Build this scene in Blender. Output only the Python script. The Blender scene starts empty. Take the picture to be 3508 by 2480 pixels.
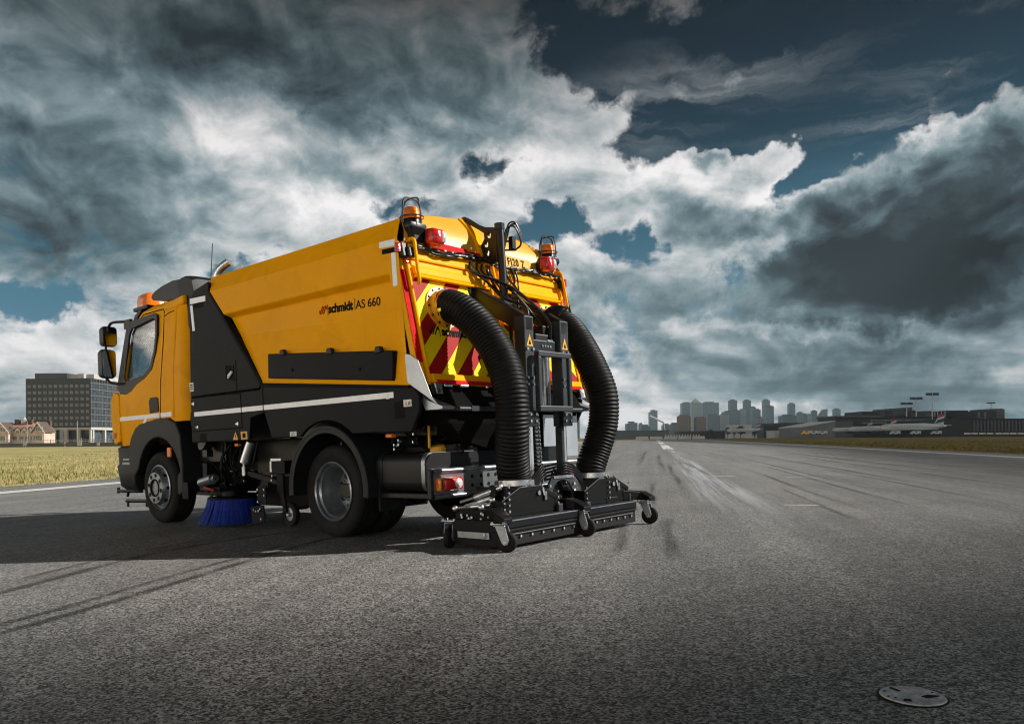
import bpy, bmesh, math, random
from mathutils import Vector, Matrix, Euler
random.seed(7)
PI = math.pi
S = bpy.context.scene
C = S.collection

# ------------------------------------------------------------------ camera
cam_d = bpy.data.cameras.new('camera'); cam = bpy.data.objects.new('camera', cam_d); C.objects.link(cam)
EYE = 0.86
cam.location = (0, 0, EYE)
cam.rotation_euler = (Matrix.Rotation(PI/2, 3, 'X') @ Matrix.Rotation(math.radians(-0.517), 3, 'Z')).to_euler()
cam_d.sensor_width = 36; cam_d.lens = 2684.9/3508*36; cam_d.shift_y = 262.4/3508
cam_d.clip_start = 0.05; cam_d.clip_end = 20000
S.camera = cam
S.view_settings.view_transform = 'Standard'; S.view_settings.look = 'None'
S.view_settings.exposure = 0.47; S.view_settings.gamma = 1.0
S.cycles.max_bounces = 6; S.cycles.transparent_max_bounces = 12
S.cycles.volume_bounces = 0
S.cycles.pixel_filter_type = 'BLACKMAN_HARRIS'; S.cycles.filter_width = 1.15

# ------------------------------------------------------------------ sun and sky
SUN_AZ, SUN_EL = 86.0, 34.0          # clockwise from straight ahead (+Y)
sun_d = bpy.data.lights.new('sun', 'SUN'); sun = bpy.data.objects.new('sun', sun_d); C.objects.link(sun)
sd = Vector((math.sin(math.radians(SUN_AZ))*math.cos(math.radians(SUN_EL)), math.cos(math.radians(SUN_AZ))*math.cos(math.radians(SUN_EL)), math.sin(math.radians(SUN_EL))))
sun.rotation_euler = sd.to_track_quat('Z', 'Y').to_euler()
sun_d.energy = 5.0; sun_d.angle = math.radians(0.53); sun_d.color = (1.0, 0.95, 0.88)

W = bpy.data.worlds.new('World'); S.world = W; W.use_nodes = True
NT = W.node_tree; NT.nodes.clear()
def nd(nt, typ, ins=None, **kw):
    n = nt.nodes.new(typ)
    for k, v in kw.items(): setattr(n, k, v)
    if ins:
        for k, v in ins.items():
            if isinstance(v, bpy.types.NodeSocket): nt.links.new(v, n.inputs[k])
            else: n.inputs[k].default_value = v
    return n
def mth(nt, op, a, b=0.0, c=None, clamp=False):
    n = nt.nodes.new('ShaderNodeMath'); n.operation = op; n.use_clamp = clamp
    for i, v in enumerate((a, b, c)):
        if v is None: continue
        if isinstance(v, bpy.types.NodeSocket): nt.links.new(v, n.inputs[i])
        else: n.inputs[i].default_value = v
    return n.outputs[0]
def vmath(nt, op, a, b=None):
    n = nt.nodes.new('ShaderNodeVectorMath'); n.operation = op
    for i, v in enumerate((a, b)):
        if v is None: continue
        if isinstance(v, bpy.types.NodeSocket): nt.links.new(v, n.inputs[i])
        else: n.inputs[i].default_value = v
    return n.outputs['Value'] if op in ('LENGTH', 'DOT_PRODUCT', 'DISTANCE') else n.outputs[0]
def mrange(nt, v, a, b, c=0.0, d=1.0, interp='SMOOTHSTEP'):
    n = nd(nt, 'ShaderNodeMapRange', {0: v, 1: a, 2: b, 3: c, 4: d}, interpolation_type=interp, clamp=True)
    return n.outputs[0]
def mix(nt, fac, a, b, blend='MIX'):
    n = nt.nodes.new('ShaderNodeMix'); n.data_type = 'RGBA'; n.blend_type = blend
    for k, v in ((0, fac), (6, a), (7, b)):
        if isinstance(v, bpy.types.NodeSocket): nt.links.new(v, n.inputs[k])
        elif k and len(v) == 3: n.inputs[k].default_value = (*v, 1)
        else: n.inputs[k].default_value = v
    return n.outputs[2]
def noise(nt, vec, scale, detail=6.0, rough=0.55, dist=0.0, out=0):
    return nd(nt, 'ShaderNodeTexNoise', {'Vector': vec, 'Scale': scale, 'Detail': detail, 'Roughness': rough, 'Distortion': dist}).outputs[out]

DENS = [(-20.2,21.6,29.1,13.7,0,0.62),(-4.8,21.8,13.6,8.5,-25,0.5),(5.9,20.3,8.1,4.6,-35,0.4),(13.2,23.6,11.5,2.0,14,0.95),(19.2,24.8,21.6,6.2,8,-1.0),(24.5,20.1,12.5,3.9,10,-0.8),(11.3,21.6,7.0,2.9,35,-0.45),(4.9,26.8,5.8,3.9,0,-0.55),(29.7,22.7,8.5,6.5,0,-0.4),(29.8,21.3,6.5,1.6,25,0.85),(18.6,18.9,3.9,2.2,15,1.75),(13.7,19.5,2.1,1.2,0,1.35),(27.7,18.0,3.2,2.3,20,0.7),(32.6,17.9,3.8,2.9,35,0.8),(12.9,16.4,9.5,3.6,-5,0.75),(18.9,13.9,13.0,3.6,-3,0.65),(27.2,13.0,12.2,6.8,8,1.0),(23.2,5.9,21.0,4.9,0,0.7),(6.2,12.2,8.4,3.9,0,0.5),(-28.3,5.5,12.1,4.2,0,0.35),(-16.7,14.3,9.4,2.9,20,0.35),(-1.5,18.9,4.2,1.5,8,-0.85),(-8.5,16.6,5.5,1.5,8,-0.85),(3.4,15.4,4.4,2.2,30,-0.75),(7.8,13.4,3.6,1.8,-15,-0.85),(-16.1,16.7,2.8,1.0,0,-0.4),(-31.8,9.3,3.6,1.0,0,-0.6),(-18.5,11.7,3.4,1.1,15,-0.5),(21.8,16.6,4.5,1.3,-10,-0.5)]
BRI = [(-24.4,25.8,26.7,4.9,0,-0.2),(-31.3,15.6,9.2,8.5,0,-0.22),(-25.0,17.0,4.4,4.9,0,-0.1),(-17.3,25.0,10.3,2.9,-20,-0.14),(-4.8,22.9,9.7,2.0,-10,-0.1),(-23.6,12.7,12.8,2.0,0,-0.14),(-30.8,11.2,9.2,2.0,0,-0.12),(-18.5,20.4,5.3,3.6,0,0.18),(-9.3,20.2,5.8,2.0,0,0.2),(0.1,17.5,4.9,2.6,0,0.22),(-9.6,25.1,11.3,3.6,0,0.08),(3.3,20.4,6.5,3.6,0,0.14),(-17.3,14.0,7.8,2.3,20,0.2),(-27.1,6.1,12.2,3.6,0,0.14),(-11.8,15.8,5.1,2.0,0,0.2),(9.8,17.5,5.8,2.9,0,0.25),(15.9,16.4,4.7,2.0,0,0.22),(3.6,12.3,4.2,2.9,0,0.22),(5.9,14.7,3.9,2.0,0,0.15),(18.6,18.9,3.1,2.0,0,0.25),(27.9,12.4,13.5,6.2,8,-0.36),(32.8,9.1,11.5,4.9,0,-0.22),(21.8,10.1,12.7,2.6,0,-0.16),(13.2,14.9,3.8,2.0,0,-0.1),(10.7,8.9,12.2,2.0,0,-0.14),(17.4,3.1,15.6,2.0,0,-0.1),(25.9,19.1,2.6,1.5,25,0.15),(18.0,13.2,6.2,1.0,18,0.25),(6.6,2.7,8.4,2.3,0,0.18),(18.9,7.3,13.0,0.6,0,0.15),(11.3,1.3,16.0,0.8,0,0.14),(28.5,7.3,4.0,1.0,0,0.14),(28.5,2.7,8.6,2.0,0,-0.12),(24.5,25.4,26.7,3.9,0,-0.25)]
def build_sky():
    nt = NT
    D = nd(nt, 'ShaderNodeTexCoord').outputs['Generated']
    sep = nd(nt, 'ShaderNodeSeparateXYZ', {0: D})
    x, y, z = sep.outputs
    az = mth(nt, 'ARCTAN2', x, y); el = mth(nt, 'ARCSINE', z)
    AE = nd(nt, 'ShaderNodeCombineXYZ', {0: mth(nt, 'MULTIPLY', az, 57.2958), 1: mth(nt, 'MULTIPLY', el, 57.2958), 2: 0.0}).outputs[0]
    zz = mth(nt, 'ADD', mth(nt, 'MAXIMUM', z, 0.0), 0.10)
    P = nd(nt, 'ShaderNodeCombineXYZ', {0: mth(nt, 'DIVIDE', x, zz), 1: mth(nt, 'DIVIDE', y, zz), 2: 0.0}).outputs[0]
    # the degree map is warped twice so the cloud masses get lobed, ragged edges
    w1 = vmath(nt, 'MULTIPLY', vmath(nt, 'SUBTRACT', noise(nt, AE, 0.10, 3, 0.5, 0, 1), (0.5, 0.5, 0.5)), (10.0, 6.0, 0.0))
    w2 = vmath(nt, 'MULTIPLY', vmath(nt, 'SUBTRACT', noise(nt, AE, 0.45, 7, 0.62, 0, 1), (0.5, 0.5, 0.5)), (4.2, 3.4, 0.0))
    AEw = vmath(nt, 'ADD', AE, vmath(nt, 'ADD', w1, w2))
    def blobs(tab, vec):
        tot = None
        for a, e, ra, re, rot, s in tab:
            m = nd(nt, 'ShaderNodeMapping', {'Vector': vec, 'Location': (a, e, 0), 'Rotation': (0, 0, math.radians(rot)), 'Scale': (ra, re, 1)}, vector_type='TEXTURE').outputs[0]
            v = mrange(nt, vmath(nt, 'LENGTH', m), 0.15, 1.15, s, 0.0)
            tot = v if tot is None else mth(nt, 'ADD', tot, v)
        return tot
    dblob = blobs(DENS, AEw); bblob = blobs(BRI, AEw)
    Pz = nd(nt, 'ShaderNodeMapping', {'Vector': P, 'Scale': (0.8, 1.5, 1.0)}).outputs[0]
    n1 = noise(nt, Pz, 0.55, 9, 0.55, 0.25)                       # the layer, foreshortened to flat bands at the horizon
    AEs = nd(nt, 'ShaderNodeMapping', {'Vector': AE, 'Scale': (1.0, 1.45, 1.0), 'Location': (13.0, 4.0, 0)}).outputs[0]
    n2 = noise(nt, AEs, 0.060, 5, 0.5, 0.4)
    m2 = noise(nt, AEs, 0.19, 8, 0.55, 0.5)
    m2b = noise(nt, vmath(nt, 'ADD', AEs, (0.5, 1.3, 0.0)), 0.19, 8, 0.55, 0.5)
    def heads(v, sc): return nd(nt, 'ShaderNodeTexVoronoi', {'Vector': v, 'Scale': sc, 'Detail': 3.0, 'Roughness': 0.55, 'Lacunarity': 2.3, 'Smoothness': 0.35}, feature='SMOOTH_F1', voronoi_dimensions='2D', normalize=True).outputs['Distance']
    AEv = vmath(nt, 'ADD', AEs, vmath(nt, 'MULTIPLY', w2, (0.7, 0.9, 0.0)))
    q = heads(AEv, 0.30); qb = heads(vmath(nt, 'ADD', AEv, (-0.25, 0.85, 0.0)), 0.30)
    base = mth(nt, 'ADD', mth(nt, 'MULTIPLY', mth(nt, 'SUBTRACT', n1, 0.5), 1.3), mth(nt, 'MULTIPLY', mth(nt, 'SUBTRACT', m2, 0.5), 1.5))
    base = mth(nt, 'SUBTRACT', base, mth(nt, 'MULTIPLY', mth(nt, 'SUBTRACT', q, 0.30), 0.95))
    dens = mth(nt, 'ADD', mth(nt, 'ADD', base, dblob), mrange(nt, el, 0.0, 0.12, 0.42, 0.16))
    cover = mrange(nt, dens, -0.06, 0.40)
    relief = mth(nt, 'ADD', mth(nt, 'MULTIPLY', mth(nt, 'SUBTRACT', m2, m2b), 1.0), mth(nt, 'MULTIPLY', mth(nt, 'SUBTRACT', qb, q), 0.26))
    tone = mth(nt, 'ADD', mth(nt, 'MULTIPLY', mth(nt, 'SUBTRACT', n2, 0.5), 0.75), mth(nt, 'MULTIPLY', mth(nt, 'SUBTRACT', m2, 0.5), 0.22))
    streak = mth(nt, 'MULTIPLY', mth(nt, 'SUBTRACT', n1, 0.5), mrange(nt, el, 0.02, 0.22, 1.5, 0.35))
    thick = mrange(nt, dens, 0.15, 1.35, 0.14, -0.24, 'LINEAR')
    b = mth(nt, 'ADD', mth(nt, 'ADD', 0.675, relief), mth(nt, 'ADD', tone, streak))
    b = mth(nt, 'ADD', mth(nt, 'ADD', b, mth(nt, 'MULTIPLY', bblob, 1.15)), thick)
    ramp = nd(nt, 'ShaderNodeValToRGB', {0: b})
    cr = ramp.color_ramp
    cr.elements[0].position = 0.0; cr.elements[0].color = (0.012, 0.016, 0.019, 1)
    cr.elements[1].position = 1.0; cr.elements[1].color = (0.70, 0.70, 0.72, 1)
    for p_, c_ in ((0.20, (0.030, 0.046, 0.056)), (0.40, (0.085, 0.130, 0.152)), (0.58, (0.19, 0.255, 0.285)), (0.76, (0.40, 0.435, 0.46))):
        e_ = cr.elements.new(p_); e_.color = (*c_, 1)
    sky = nd(nt, 'ShaderNodeTexSky', sky_type='NISHITA', sun_disc=False, sun_elevation=math.radians(SUN_EL), sun_rotation=math.radians(SUN_AZ), air_density=1.0, dust_density=0.6, ozone_density=2.0).outputs[0]
    # deep polarised blue overhead, paler and greener towards the horizon
    tint = nd(nt, 'ShaderNodeValToRGB', {0: mth(nt, 'DIVIDE', el, 0.52)})
    t = tint.color_ramp
    t.elements[0].position = 0.0; t.elements[0].color = (0.22, 0.30, 0.46, 1)
    t.elements[1].position = 1.0; t.elements[1].color = (0.012, 0.028, 0.028, 1)
    for p_, c_ in ((0.35, (0.20, 0.36, 0.36)), (0.55, (0.13, 0.25, 0.24)), (0.68, (0.05, 0.10, 0.10)), (0.85, (0.03, 0.05, 0.055))):
        e_ = t.elements.new(p_); e_.color = (*c_, 1)
    blue = mix(nt, 1.0, sky, tint.outputs[0], 'MULTIPLY')
    # vignette put into the sky colour: the whole sky sinks towards the zenith
    gl = nd(nt, 'ShaderNodeValToRGB', {0: mth(nt, 'DIVIDE', el, 1.5708)})
    g = gl.color_ramp
    g.elements[0].position = 0.0; g.elements[0].color = (1, 1, 1, 1)
    g.elements[1].position = 1.0; g.elements[1].color = (0.05, 0.05, 0.05, 1)
    for p_, c_ in ((0.20, 1.0), (0.255, 0.72), (0.285, 0.40), (0.325, 0.10)):
        e_ = g.elements.new(p_); e_.color = (c_, c_, c_, 1)
    back0 = mth(nt, 'ADD', mth(nt, 'MULTIPLY', x, -0.647), mth(nt, 'MULTIPLY', y, -0.763))
    lift = mth(nt, 'MULTIPLY', mrange(nt, back0, 0.15, 0.75), 0.16)          # darkening eased behind the camera, added to light the hopper's shoulder
    glm = nd(nt, 'ShaderNodeMix', {0: lift, 6: gl.outputs[0], 7: (1, 1, 1, 1)}, data_type='RGBA').outputs[2]
    cloud_shade = mix(nt, 1.0, ramp.outputs[0], glm, 'MULTIPLY')
    # glow added to the unseen sky behind the camera, aimed at the truck's side
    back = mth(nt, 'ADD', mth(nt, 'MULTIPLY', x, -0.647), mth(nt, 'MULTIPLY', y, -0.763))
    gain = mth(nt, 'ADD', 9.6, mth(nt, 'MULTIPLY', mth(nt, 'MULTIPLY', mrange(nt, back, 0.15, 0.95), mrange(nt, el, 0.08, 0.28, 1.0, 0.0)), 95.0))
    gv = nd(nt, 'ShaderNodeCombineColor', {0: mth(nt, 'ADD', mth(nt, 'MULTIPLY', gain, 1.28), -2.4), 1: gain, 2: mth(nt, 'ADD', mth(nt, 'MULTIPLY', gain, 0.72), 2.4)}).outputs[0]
    ten = mix(nt, 1.0, cloud_shade, gv, 'MULTIPLY')
    # thin cirrus drawn out across the blue
    ci = nd(nt, 'ShaderNodeMapping', {'Vector': vmath(nt, 'ADD', AE, vmath(nt, 'MULTIPLY', w2, (0.6, 0.5, 0))), 'Rotation': (0, 0, math.radians(-17)), 'Scale': (0.07, 0.34, 1)}).outputs[0]
    cn = noise(nt, ci, 1.0, 9, 0.6, 0.9)
    cm = blobs([(12.5, 23.4, 13, 4.2, 14, 1.0), (29, 22, 9, 4, 25, 0.7), (22, 21, 16, 5, 10, 0.18)], AE)
    cf = mth(nt, 'MULTIPLY', mrange(nt, cn, 0.44, 0.74), mth(nt, 'MULTIPLY', cm, 0.55), clamp=True)
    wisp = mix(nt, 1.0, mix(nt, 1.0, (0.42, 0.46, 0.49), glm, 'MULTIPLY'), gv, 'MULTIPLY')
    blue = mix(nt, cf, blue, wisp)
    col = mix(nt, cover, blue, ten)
    bg = nd(nt, 'ShaderNodeBackground', {0: col, 1: 0.1})
    nd(nt, 'ShaderNodeOutputWorld', {0: bg.outputs[0]})
build_sky()
W.cycles.sampling_method = 'MANUAL'; W.cycles.sample_map_resolution = 512

# ------------------------------------------------------------------ mesh helpers
def tag(o, label=None, cat=None, group=None, kind=None):
    for k, v in (('label', label), ('category', cat), ('group', group), ('kind', kind)):
        if v: o[k] = v
    return o
def empty(name, loc=(0, 0, 0), rot=(0, 0, 0), **kw):
    o = bpy.data.objects.new(name, None); C.objects.link(o); o.location = loc; o.rotation_euler = rot
    o.empty_display_size = 0.2
    return tag(o, **kw)
def obj(name, bm, mats, parent=None, bevel=0.0, smooth=None, loc=None, rot=None, seg=2):
    me = bpy.data.meshes.new(name)
    bmesh.ops.recalc_face_normals(bm, faces=bm.faces)
    bm.to_mesh(me); bm.free()
    for m in (mats if isinstance(mats, (list, tuple)) else [mats]): me.materials.append(m)
    o = bpy.data.objects.new(name, me); C.objects.link(o)
    if parent: o.parent = parent
    if loc: o.location = loc
    if rot: o.rotation_euler = rot
    if smooth is not None:
        for p in me.polygons: p.use_smooth = True
        me.set_sharp_from_angle(angle=math.radians(smooth))
    if bevel:
        b = o.modifiers.new('bevel', 'BEVEL'); b.width = bevel; b.segments = seg; b.limit_method = 'ANGLE'; b.angle_limit = math.radians(35)
    return o
def nb(): return bmesh.new()
def face(bm, vs, mi=0):
    try: f = bm.faces.new(vs); f.material_index = mi; return f
    except ValueError: return None
def quad(bm, pts, mi=0): return face(bm, [bm.verts.new(p) for p in pts], mi)
def box(bm, x0, x1, y0, y1, z0, z1, mi=0, M=None):
    v = [Vector((x, y, z)) for x in (x0, x1) for y in (y0, y1) for z in (z0, z1)]
    if M is not None: v = [M @ p for p in v]
    v = [bm.verts.new(p) for p in v]
    for q in ((0, 1, 3, 2), (4, 6, 7, 5), (0, 4, 5, 1), (2, 3, 7, 6), (0, 2, 6, 4), (1, 5, 7, 3)): face(bm, [v[i] for i in q], mi)
def to3(p, ax, t): return {'x': (t, p[0], p[1]), 'y': (p[0], t, p[1]), 'z': (p[0], p[1], t)}[ax]
def prism(bm, poly, ax, a, b, mi=0):
    """poly in the plane across ax, extruded from a to b"""
    A = [bm.verts.new(to3(p, ax, a)) for p in poly]; B = [bm.verts.new(to3(p, ax, b)) for p in poly]
    n = len(poly)
    face(bm, A, mi); face(bm, B[::-1], mi)
    for i in range(n): face(bm, [A[i], A[(i+1) % n], B[(i+1) % n], B[i]], mi)
def plate(bm, outer, holes, ax, a, b, mi=0):
    """a sheet with holes"""
    loops = [outer] + list(holes)
    caps = []
    for t in (a, b):
        t_bm = bmesh.new(); edges = []
        for lp in loops:
            vs = [t_bm.verts.new(to3(p, ax, t)) for p in lp]
            edges += [t_bm.edges.new((vs[i], vs[(i+1) % len(vs)])) for i in range(len(vs))]
        bmesh.ops.triangle_fill(t_bm, use_beauty=True, edges=edges)
        mp = {}
        for v in t_bm.verts: mp[v] = bm.verts.new(v.co)
        for f in t_bm.faces: face(bm, [mp[v] for v in f.verts], mi)
        caps.append([mp[v] for v in t_bm.verts]); t_bm.free()
    k = 0
    for lp in loops:
        n = len(lp)
        for i in range(n):
            j = (i+1) % n
            face(bm, [caps[0][k+i], caps[0][k+j], caps[1][k+j], caps[1][k+i]], mi)
        k += n
def frame_of(d):
    d = Vector(d).normalized(); up = Vector((0, 0, 1)) if abs(d.z) < 0.95 else Vector((1, 0, 0))
    s = d.cross(up).normalized(); return s, s.cross(d).normalized()
def tube(bm, pts, r, n=8, mi=0, closed=False):
    pts = [Vector(p) for p in pts]; rings = []
    N_ = len(pts); prev = None
    for i, p in enumerate(pts):
        d = (pts[min(i+1, N_-1)] - pts[max(i-1, 0)]).normalized()
        if prev is None: s, u = frame_of(d)
        else:
            s = (prev - d*prev.dot(d)).normalized(); u = s.cross(d)
        prev = s
        rr = r[i] if isinstance(r, (list, tuple)) else r
        rings.append([bm.verts.new(p + s*math.cos(2*PI*k/n)*rr + u*math.sin(2*PI*k/n)*rr) for k in range(n)])
    for a, b in zip(rings, rings[1:]):
        for k in range(n): face(bm, [a[k], a[(k+1) % n], b[(k+1) % n], b[k]], mi)
    face(bm, rings[0], mi); face(bm, rings[-1][::-1], mi)
def cyl(bm, a, b, r, n=16, mi=0): tube(bm, [a, b], r, n, mi)
def bez(pts, n=8):
    """Catmull-Rom through pts"""
    P_ = [Vector(p) for p in pts]; P_ = [P_[0]*2-P_[1]] + P_ + [P_[-1]*2-P_[-2]]; out = []
    for i in range(1, len(P_)-2):
        a, b, c, d = P_[i-1:i+3]
        for k in range(n):
            t = k/n
            out.append(0.5*((2*b) + (c-a)*t + (2*a-5*b+4*c-d)*t*t + (-a+3*b-3*c+d)*t**3))
    out.append(P_[-2]); return out
def lathe(bm, prof, o, axis, n=32, mi=0, a0=0.0, a1=2*PI, mis=None):
    """prof: (radius, distance along axis)"""
    o = Vector(o); d = Vector(axis).normalized(); s, u = frame_of(d); full = abs(a1-a0-2*PI) < 1e-6
    m = n if full else n+1; rings = []
    for r, h in prof:
        if r < 1e-5: rings.append([bm.verts.new(o+d*h)]*m); continue
        rings.append([bm.verts.new(o + d*h + (s*math.cos(a0+(a1-a0)*k/n) + u*math.sin(a0+(a1-a0)*k/n))*r) for k in range(m)])
    for q, (a, b) in enumerate(zip(rings, rings[1:])):
        for k in range(n):
            k2 = (k+1) % m
            vs = []
            for v in (a[k], a[k2], b[k2], b[k]):
                if v not in vs: vs.append(v)
            if len(vs) > 2: face(bm, vs, mis[q] if mis else mi)
def sphere(bm, c, r, n=10, mi=0): lathe(bm, [(r*math.sin(PI*i/n), -r*math.cos(PI*i/n)) for i in range(n+1)], c, (0, 0, 1), n*2, mi)
def loft(bm, rings, cap=True, mi=0, close=True):
    R_ = [[bm.verts.new(p) for p in r] for r in rings]; n = len(R_[0])
    for a, b in zip(R_, R_[1:]):
        for k in range(n if close else n-1): face(bm, [a[k], a[(k+1) % n], b[(k+1) % n], b[k]], mi)
    if cap: face(bm, R_[0], mi); face(bm, R_[-1][::-1], mi)
def rrect(x0, x1, y0, y1, ra, rb, n=5):
    """rounded rectangle; ra radius at x1 corners, rb at x0 corners"""
    out = []
    for cx, cy, r, s in ((x1-ra, y1-ra, ra, 0), (x0+rb, y1-rb, rb, 1), (x0+rb, y0+rb, rb, 2), (x1-ra, y0+ra, ra, 3)):
        for k in range(n+1):
            a = PI/2*(s + k/n); out.append((cx+r*math.cos(a), cy+r*math.sin(a)))
    return out
def bolts(bm, pts, axis, r=0.011, h=0.008):
    for p in pts: cyl(bm, Vector(p), Vector(p)+Vector(axis).normalized()*h, r, 6)
def baked(o):
    dg = bpy.context.evaluated_depsgraph_get(); me = bpy.data.meshes.new_from_object(o.evaluated_get(dg))
    return me
def boolean(o, cutters):
    for c in cutters:
        m = o.modifiers.new('cut', 'BOOLEAN'); m.operation = 'DIFFERENCE'; m.object = c; m.solver = 'EXACT'
    bpy.context.view_layer.update()
    me = baked(o); o.modifiers.clear(); mats = list(o.data.materials); o.data = me
    for c in cutters: d = c.data; bpy.data.objects.remove(c); bpy.data.meshes.remove(d)
    return o
def text(name, body, size, Mx, mat, parent, bold=0.0, sx=1.0, align='LEFT', spacing=1.0):
    cu = bpy.data.curves.new(name, 'FONT'); cu.body = body; cu.size = size; cu.offset = bold; cu.extrude = 0.0012; cu.align_x = align; cu.space_character = spacing
    t = bpy.data.objects.new(name, cu); C.objects.link(t); bpy.context.view_layer.update()
    me = baked(t); bpy.data.objects.remove(t); bpy.data.curves.remove(cu)
    me.materials.clear(); me.materials.append(mat)
    me.transform(Mx @ Matrix.Diagonal((sx, 1, 1, 1)))
    o = bpy.data.objects.new(name, me); C.objects.link(o); o.parent = parent
    return o
def axes(o, X, Y):
    X = Vector(X).normalized(); Y = Vector(Y).normalized(); Z = X.cross(Y)
    m = Matrix((X, Y, Z)).transposed().to_4x4(); m.translation = Vector(o); return m

# ------------------------------------------------------------------ materials
def mat(name, col, rough=0.5, metal=0.0, coat=0.0, spec=0.5, var=0.0, vscale=3.0, dirt=None, dirt_amt=0.0, bump=0.0, bscale=60.0, rvar=0.0):
    m = bpy.data.materials.new(name); m.use_nodes = True; nt = m.node_tree; b = nt.nodes['Principled BSDF']
    b.inputs['Base Color'].default_value = (*col, 1); b.inputs['Roughness'].default_value = rough; b.inputs['Metallic'].default_value = metal
    b.inputs['Coat Weight'].default_value = coat; b.inputs['Coat Roughness'].default_value = 0.05; b.inputs['Specular IOR Level'].default_value = spec
    co = nd(nt, 'ShaderNodeTexCoord').outputs['Object']
    if var or dirt or rvar:
        n = noise(nt, co, vscale, 6, 0.6)
        c = mix(nt, mrange(nt, n, 0.3, 0.7), [max(0, v*(1-var)) for v in col], [min(1, v*(1+var)) for v in col])
        if dirt:
            n2 = noise(nt, co, vscale*2.3, 8, 0.65, 0.6)
            c = mix(nt, mth(nt, 'MULTIPLY', mrange(nt, n2, 0.48, 0.72), dirt_amt), c, dirt)
        nt.links.new(c, b.inputs['Base Color'])
        if rvar:
            nt.links.new(mrange(nt, n, 0.3, 0.7, max(0.02, rough-rvar), min(1, rough+rvar)), b.inputs['Roughness'])
    if bump:
        n3 = noise(nt, co, bscale, 4, 0.6)
        bp_ = nd(nt, 'ShaderNodeBump', {'Strength': bump, 'Distance': 0.01, 'Height': n3}); nt.links.new(bp_.outputs[0], b.inputs['Normal'])
    return m
def lens_mat(name, col):
    m = bpy.data.materials.new(name); m.use_nodes = True; nt = m.node_tree; b = nt.nodes['Principled BSDF']
    co = nd(nt, 'ShaderNodeTexCoord').outputs['Object']
    w = nd(nt, 'ShaderNodeTexWave', {'Vector': co, 'Scale': 26.0, 'Distortion': 0.0}, bands_direction='Z').outputs['Fac']
    bp_ = nd(nt, 'ShaderNodeBump', {'Strength': 0.35, 'Distance': 0.004, 'Height': w}); nt.links.new(bp_.outputs[0], b.inputs['Normal'])
    b.inputs['Base Color'].default_value = (*col, 1); b.inputs['Roughness'].default_value = 0.12; b.inputs['Subsurface Weight'].default_value = 0.35
    b.inputs['Subsurface Radius'].default_value = (0.05, 0.02, 0.01); b.inputs['Coat Weight'].default_value = 0.6
    return m
def glass_mat(name, tint, mixf):
    m = bpy.data.materials.new(name); m.use_nodes = True; nt = m.node_tree; nt.nodes.clear()
    tr = nd(nt, 'ShaderNodeBsdfTransparent', {0: (*tint, 1)}); gl = nd(nt, 'ShaderNodeBsdfGlossy', {0: (1, 1, 1, 1), 'Roughness': 0.02})
    fr = nd(nt, 'ShaderNodeFresnel', {'IOR': 1.5}).outputs[0]
    ms = nd(nt, 'ShaderNodeMixShader', {0: mth(nt, 'ADD', mth(nt, 'MULTIPLY', fr, 0.9), mixf), 1: tr.outputs[0], 2: gl.outputs[0]})
    nd(nt, 'ShaderNodeOutputMaterial', {0: ms.outputs[0]}); return m
M = {}
M['yellow'] = mat('yellow_paint', (0.90, 0.39, 0.003), 0.34, 0, 0.03, spec=0.02, var=0.05, vscale=1.3, dirt=(0.55, 0.22, 0.008), dirt_amt=0.25, bump=0.06, bscale=2.2)
M['grey'] = mat('dark_grey_paint', (0.0062, 0.0074, 0.0094), 0.5, 0, 0.0, spec=0.10, var=0.15, vscale=2.0, dirt=(0.015, 0.011, 0.008), dirt_amt=0.5)
M['black'] = mat('black_plastic', (0.007, 0.007, 0.0075), 0.45, spec=0.3, var=0.2, vscale=6, dirt=(0.02, 0.018, 0.016), dirt_amt=0.3)
M['fender'] = mat('fender_plastic', (0.011, 0.0125, 0.0145), 0.5, spec=0.25, var=0.15, vscale=5, dirt=(0.025, 0.023, 0.02), dirt_amt=0.4, bump=0.1, bscale=300)
M['bsteel'] = mat('black_steel', (0.008, 0.008, 0.0085), 0.34, 0.0, 0.05, spec=0.35, var=0.2, vscale=9, dirt=(0.022, 0.019, 0.017), dirt_amt=0.3)
M['frame'] = mat('frame_steel', (0.030, 0.036, 0.041), 0.4, 0.0, 0.0, spec=0.3, var=0.15, vscale=6, dirt=(0.05, 0.045, 0.04), dirt_amt=0.35)
M['rubber'] = mat('tyre_rubber', (0.009, 0.009, 0.0095), 0.75, spec=0.2, var=0.25, vscale=5, dirt=(0.026, 0.024, 0.021), dirt_amt=0.45)
M['hose'] = mat('hose_rubber', (0.005, 0.0048, 0.0046), 0.5, spec=0.16, var=0.25, vscale=12, dirt=(0.016, 0.014, 0.012), dirt_amt=0.4)
M['bplate'] = mat('bumper_grey', (0.13, 0.145, 0.15), 0.4, 0.2, var=0.1, vscale=6, dirt=(0.08, 0.08, 0.075), dirt_amt=0.4)
M['headblack'] = mat('black_gloss_steel', (0.0032, 0.0032, 0.0036), 0.45, 0, 0.0, spec=0.14, var=0.2, vscale=9, dirt=(0.022, 0.02, 0.018), dirt_amt=0.3)
M['steel'] = mat('bright_steel', (0.55, 0.57, 0.60), 0.28, 1.0, var=0.1, vscale=8, dirt=(0.2, 0.18, 0.16), dirt_amt=0.35, rvar=0.1)
M['stainless'] = mat('stainless_plate', (0.42, 0.45, 0.49), 0.42, 0.75, var=0.08, vscale=3, dirt=(0.22, 0.21, 0.20), dirt_amt=0.4)
M['alu'] = mat('aluminium', (0.62, 0.63, 0.65), 0.33, 0.9, var=0.1, vscale=10)
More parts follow.
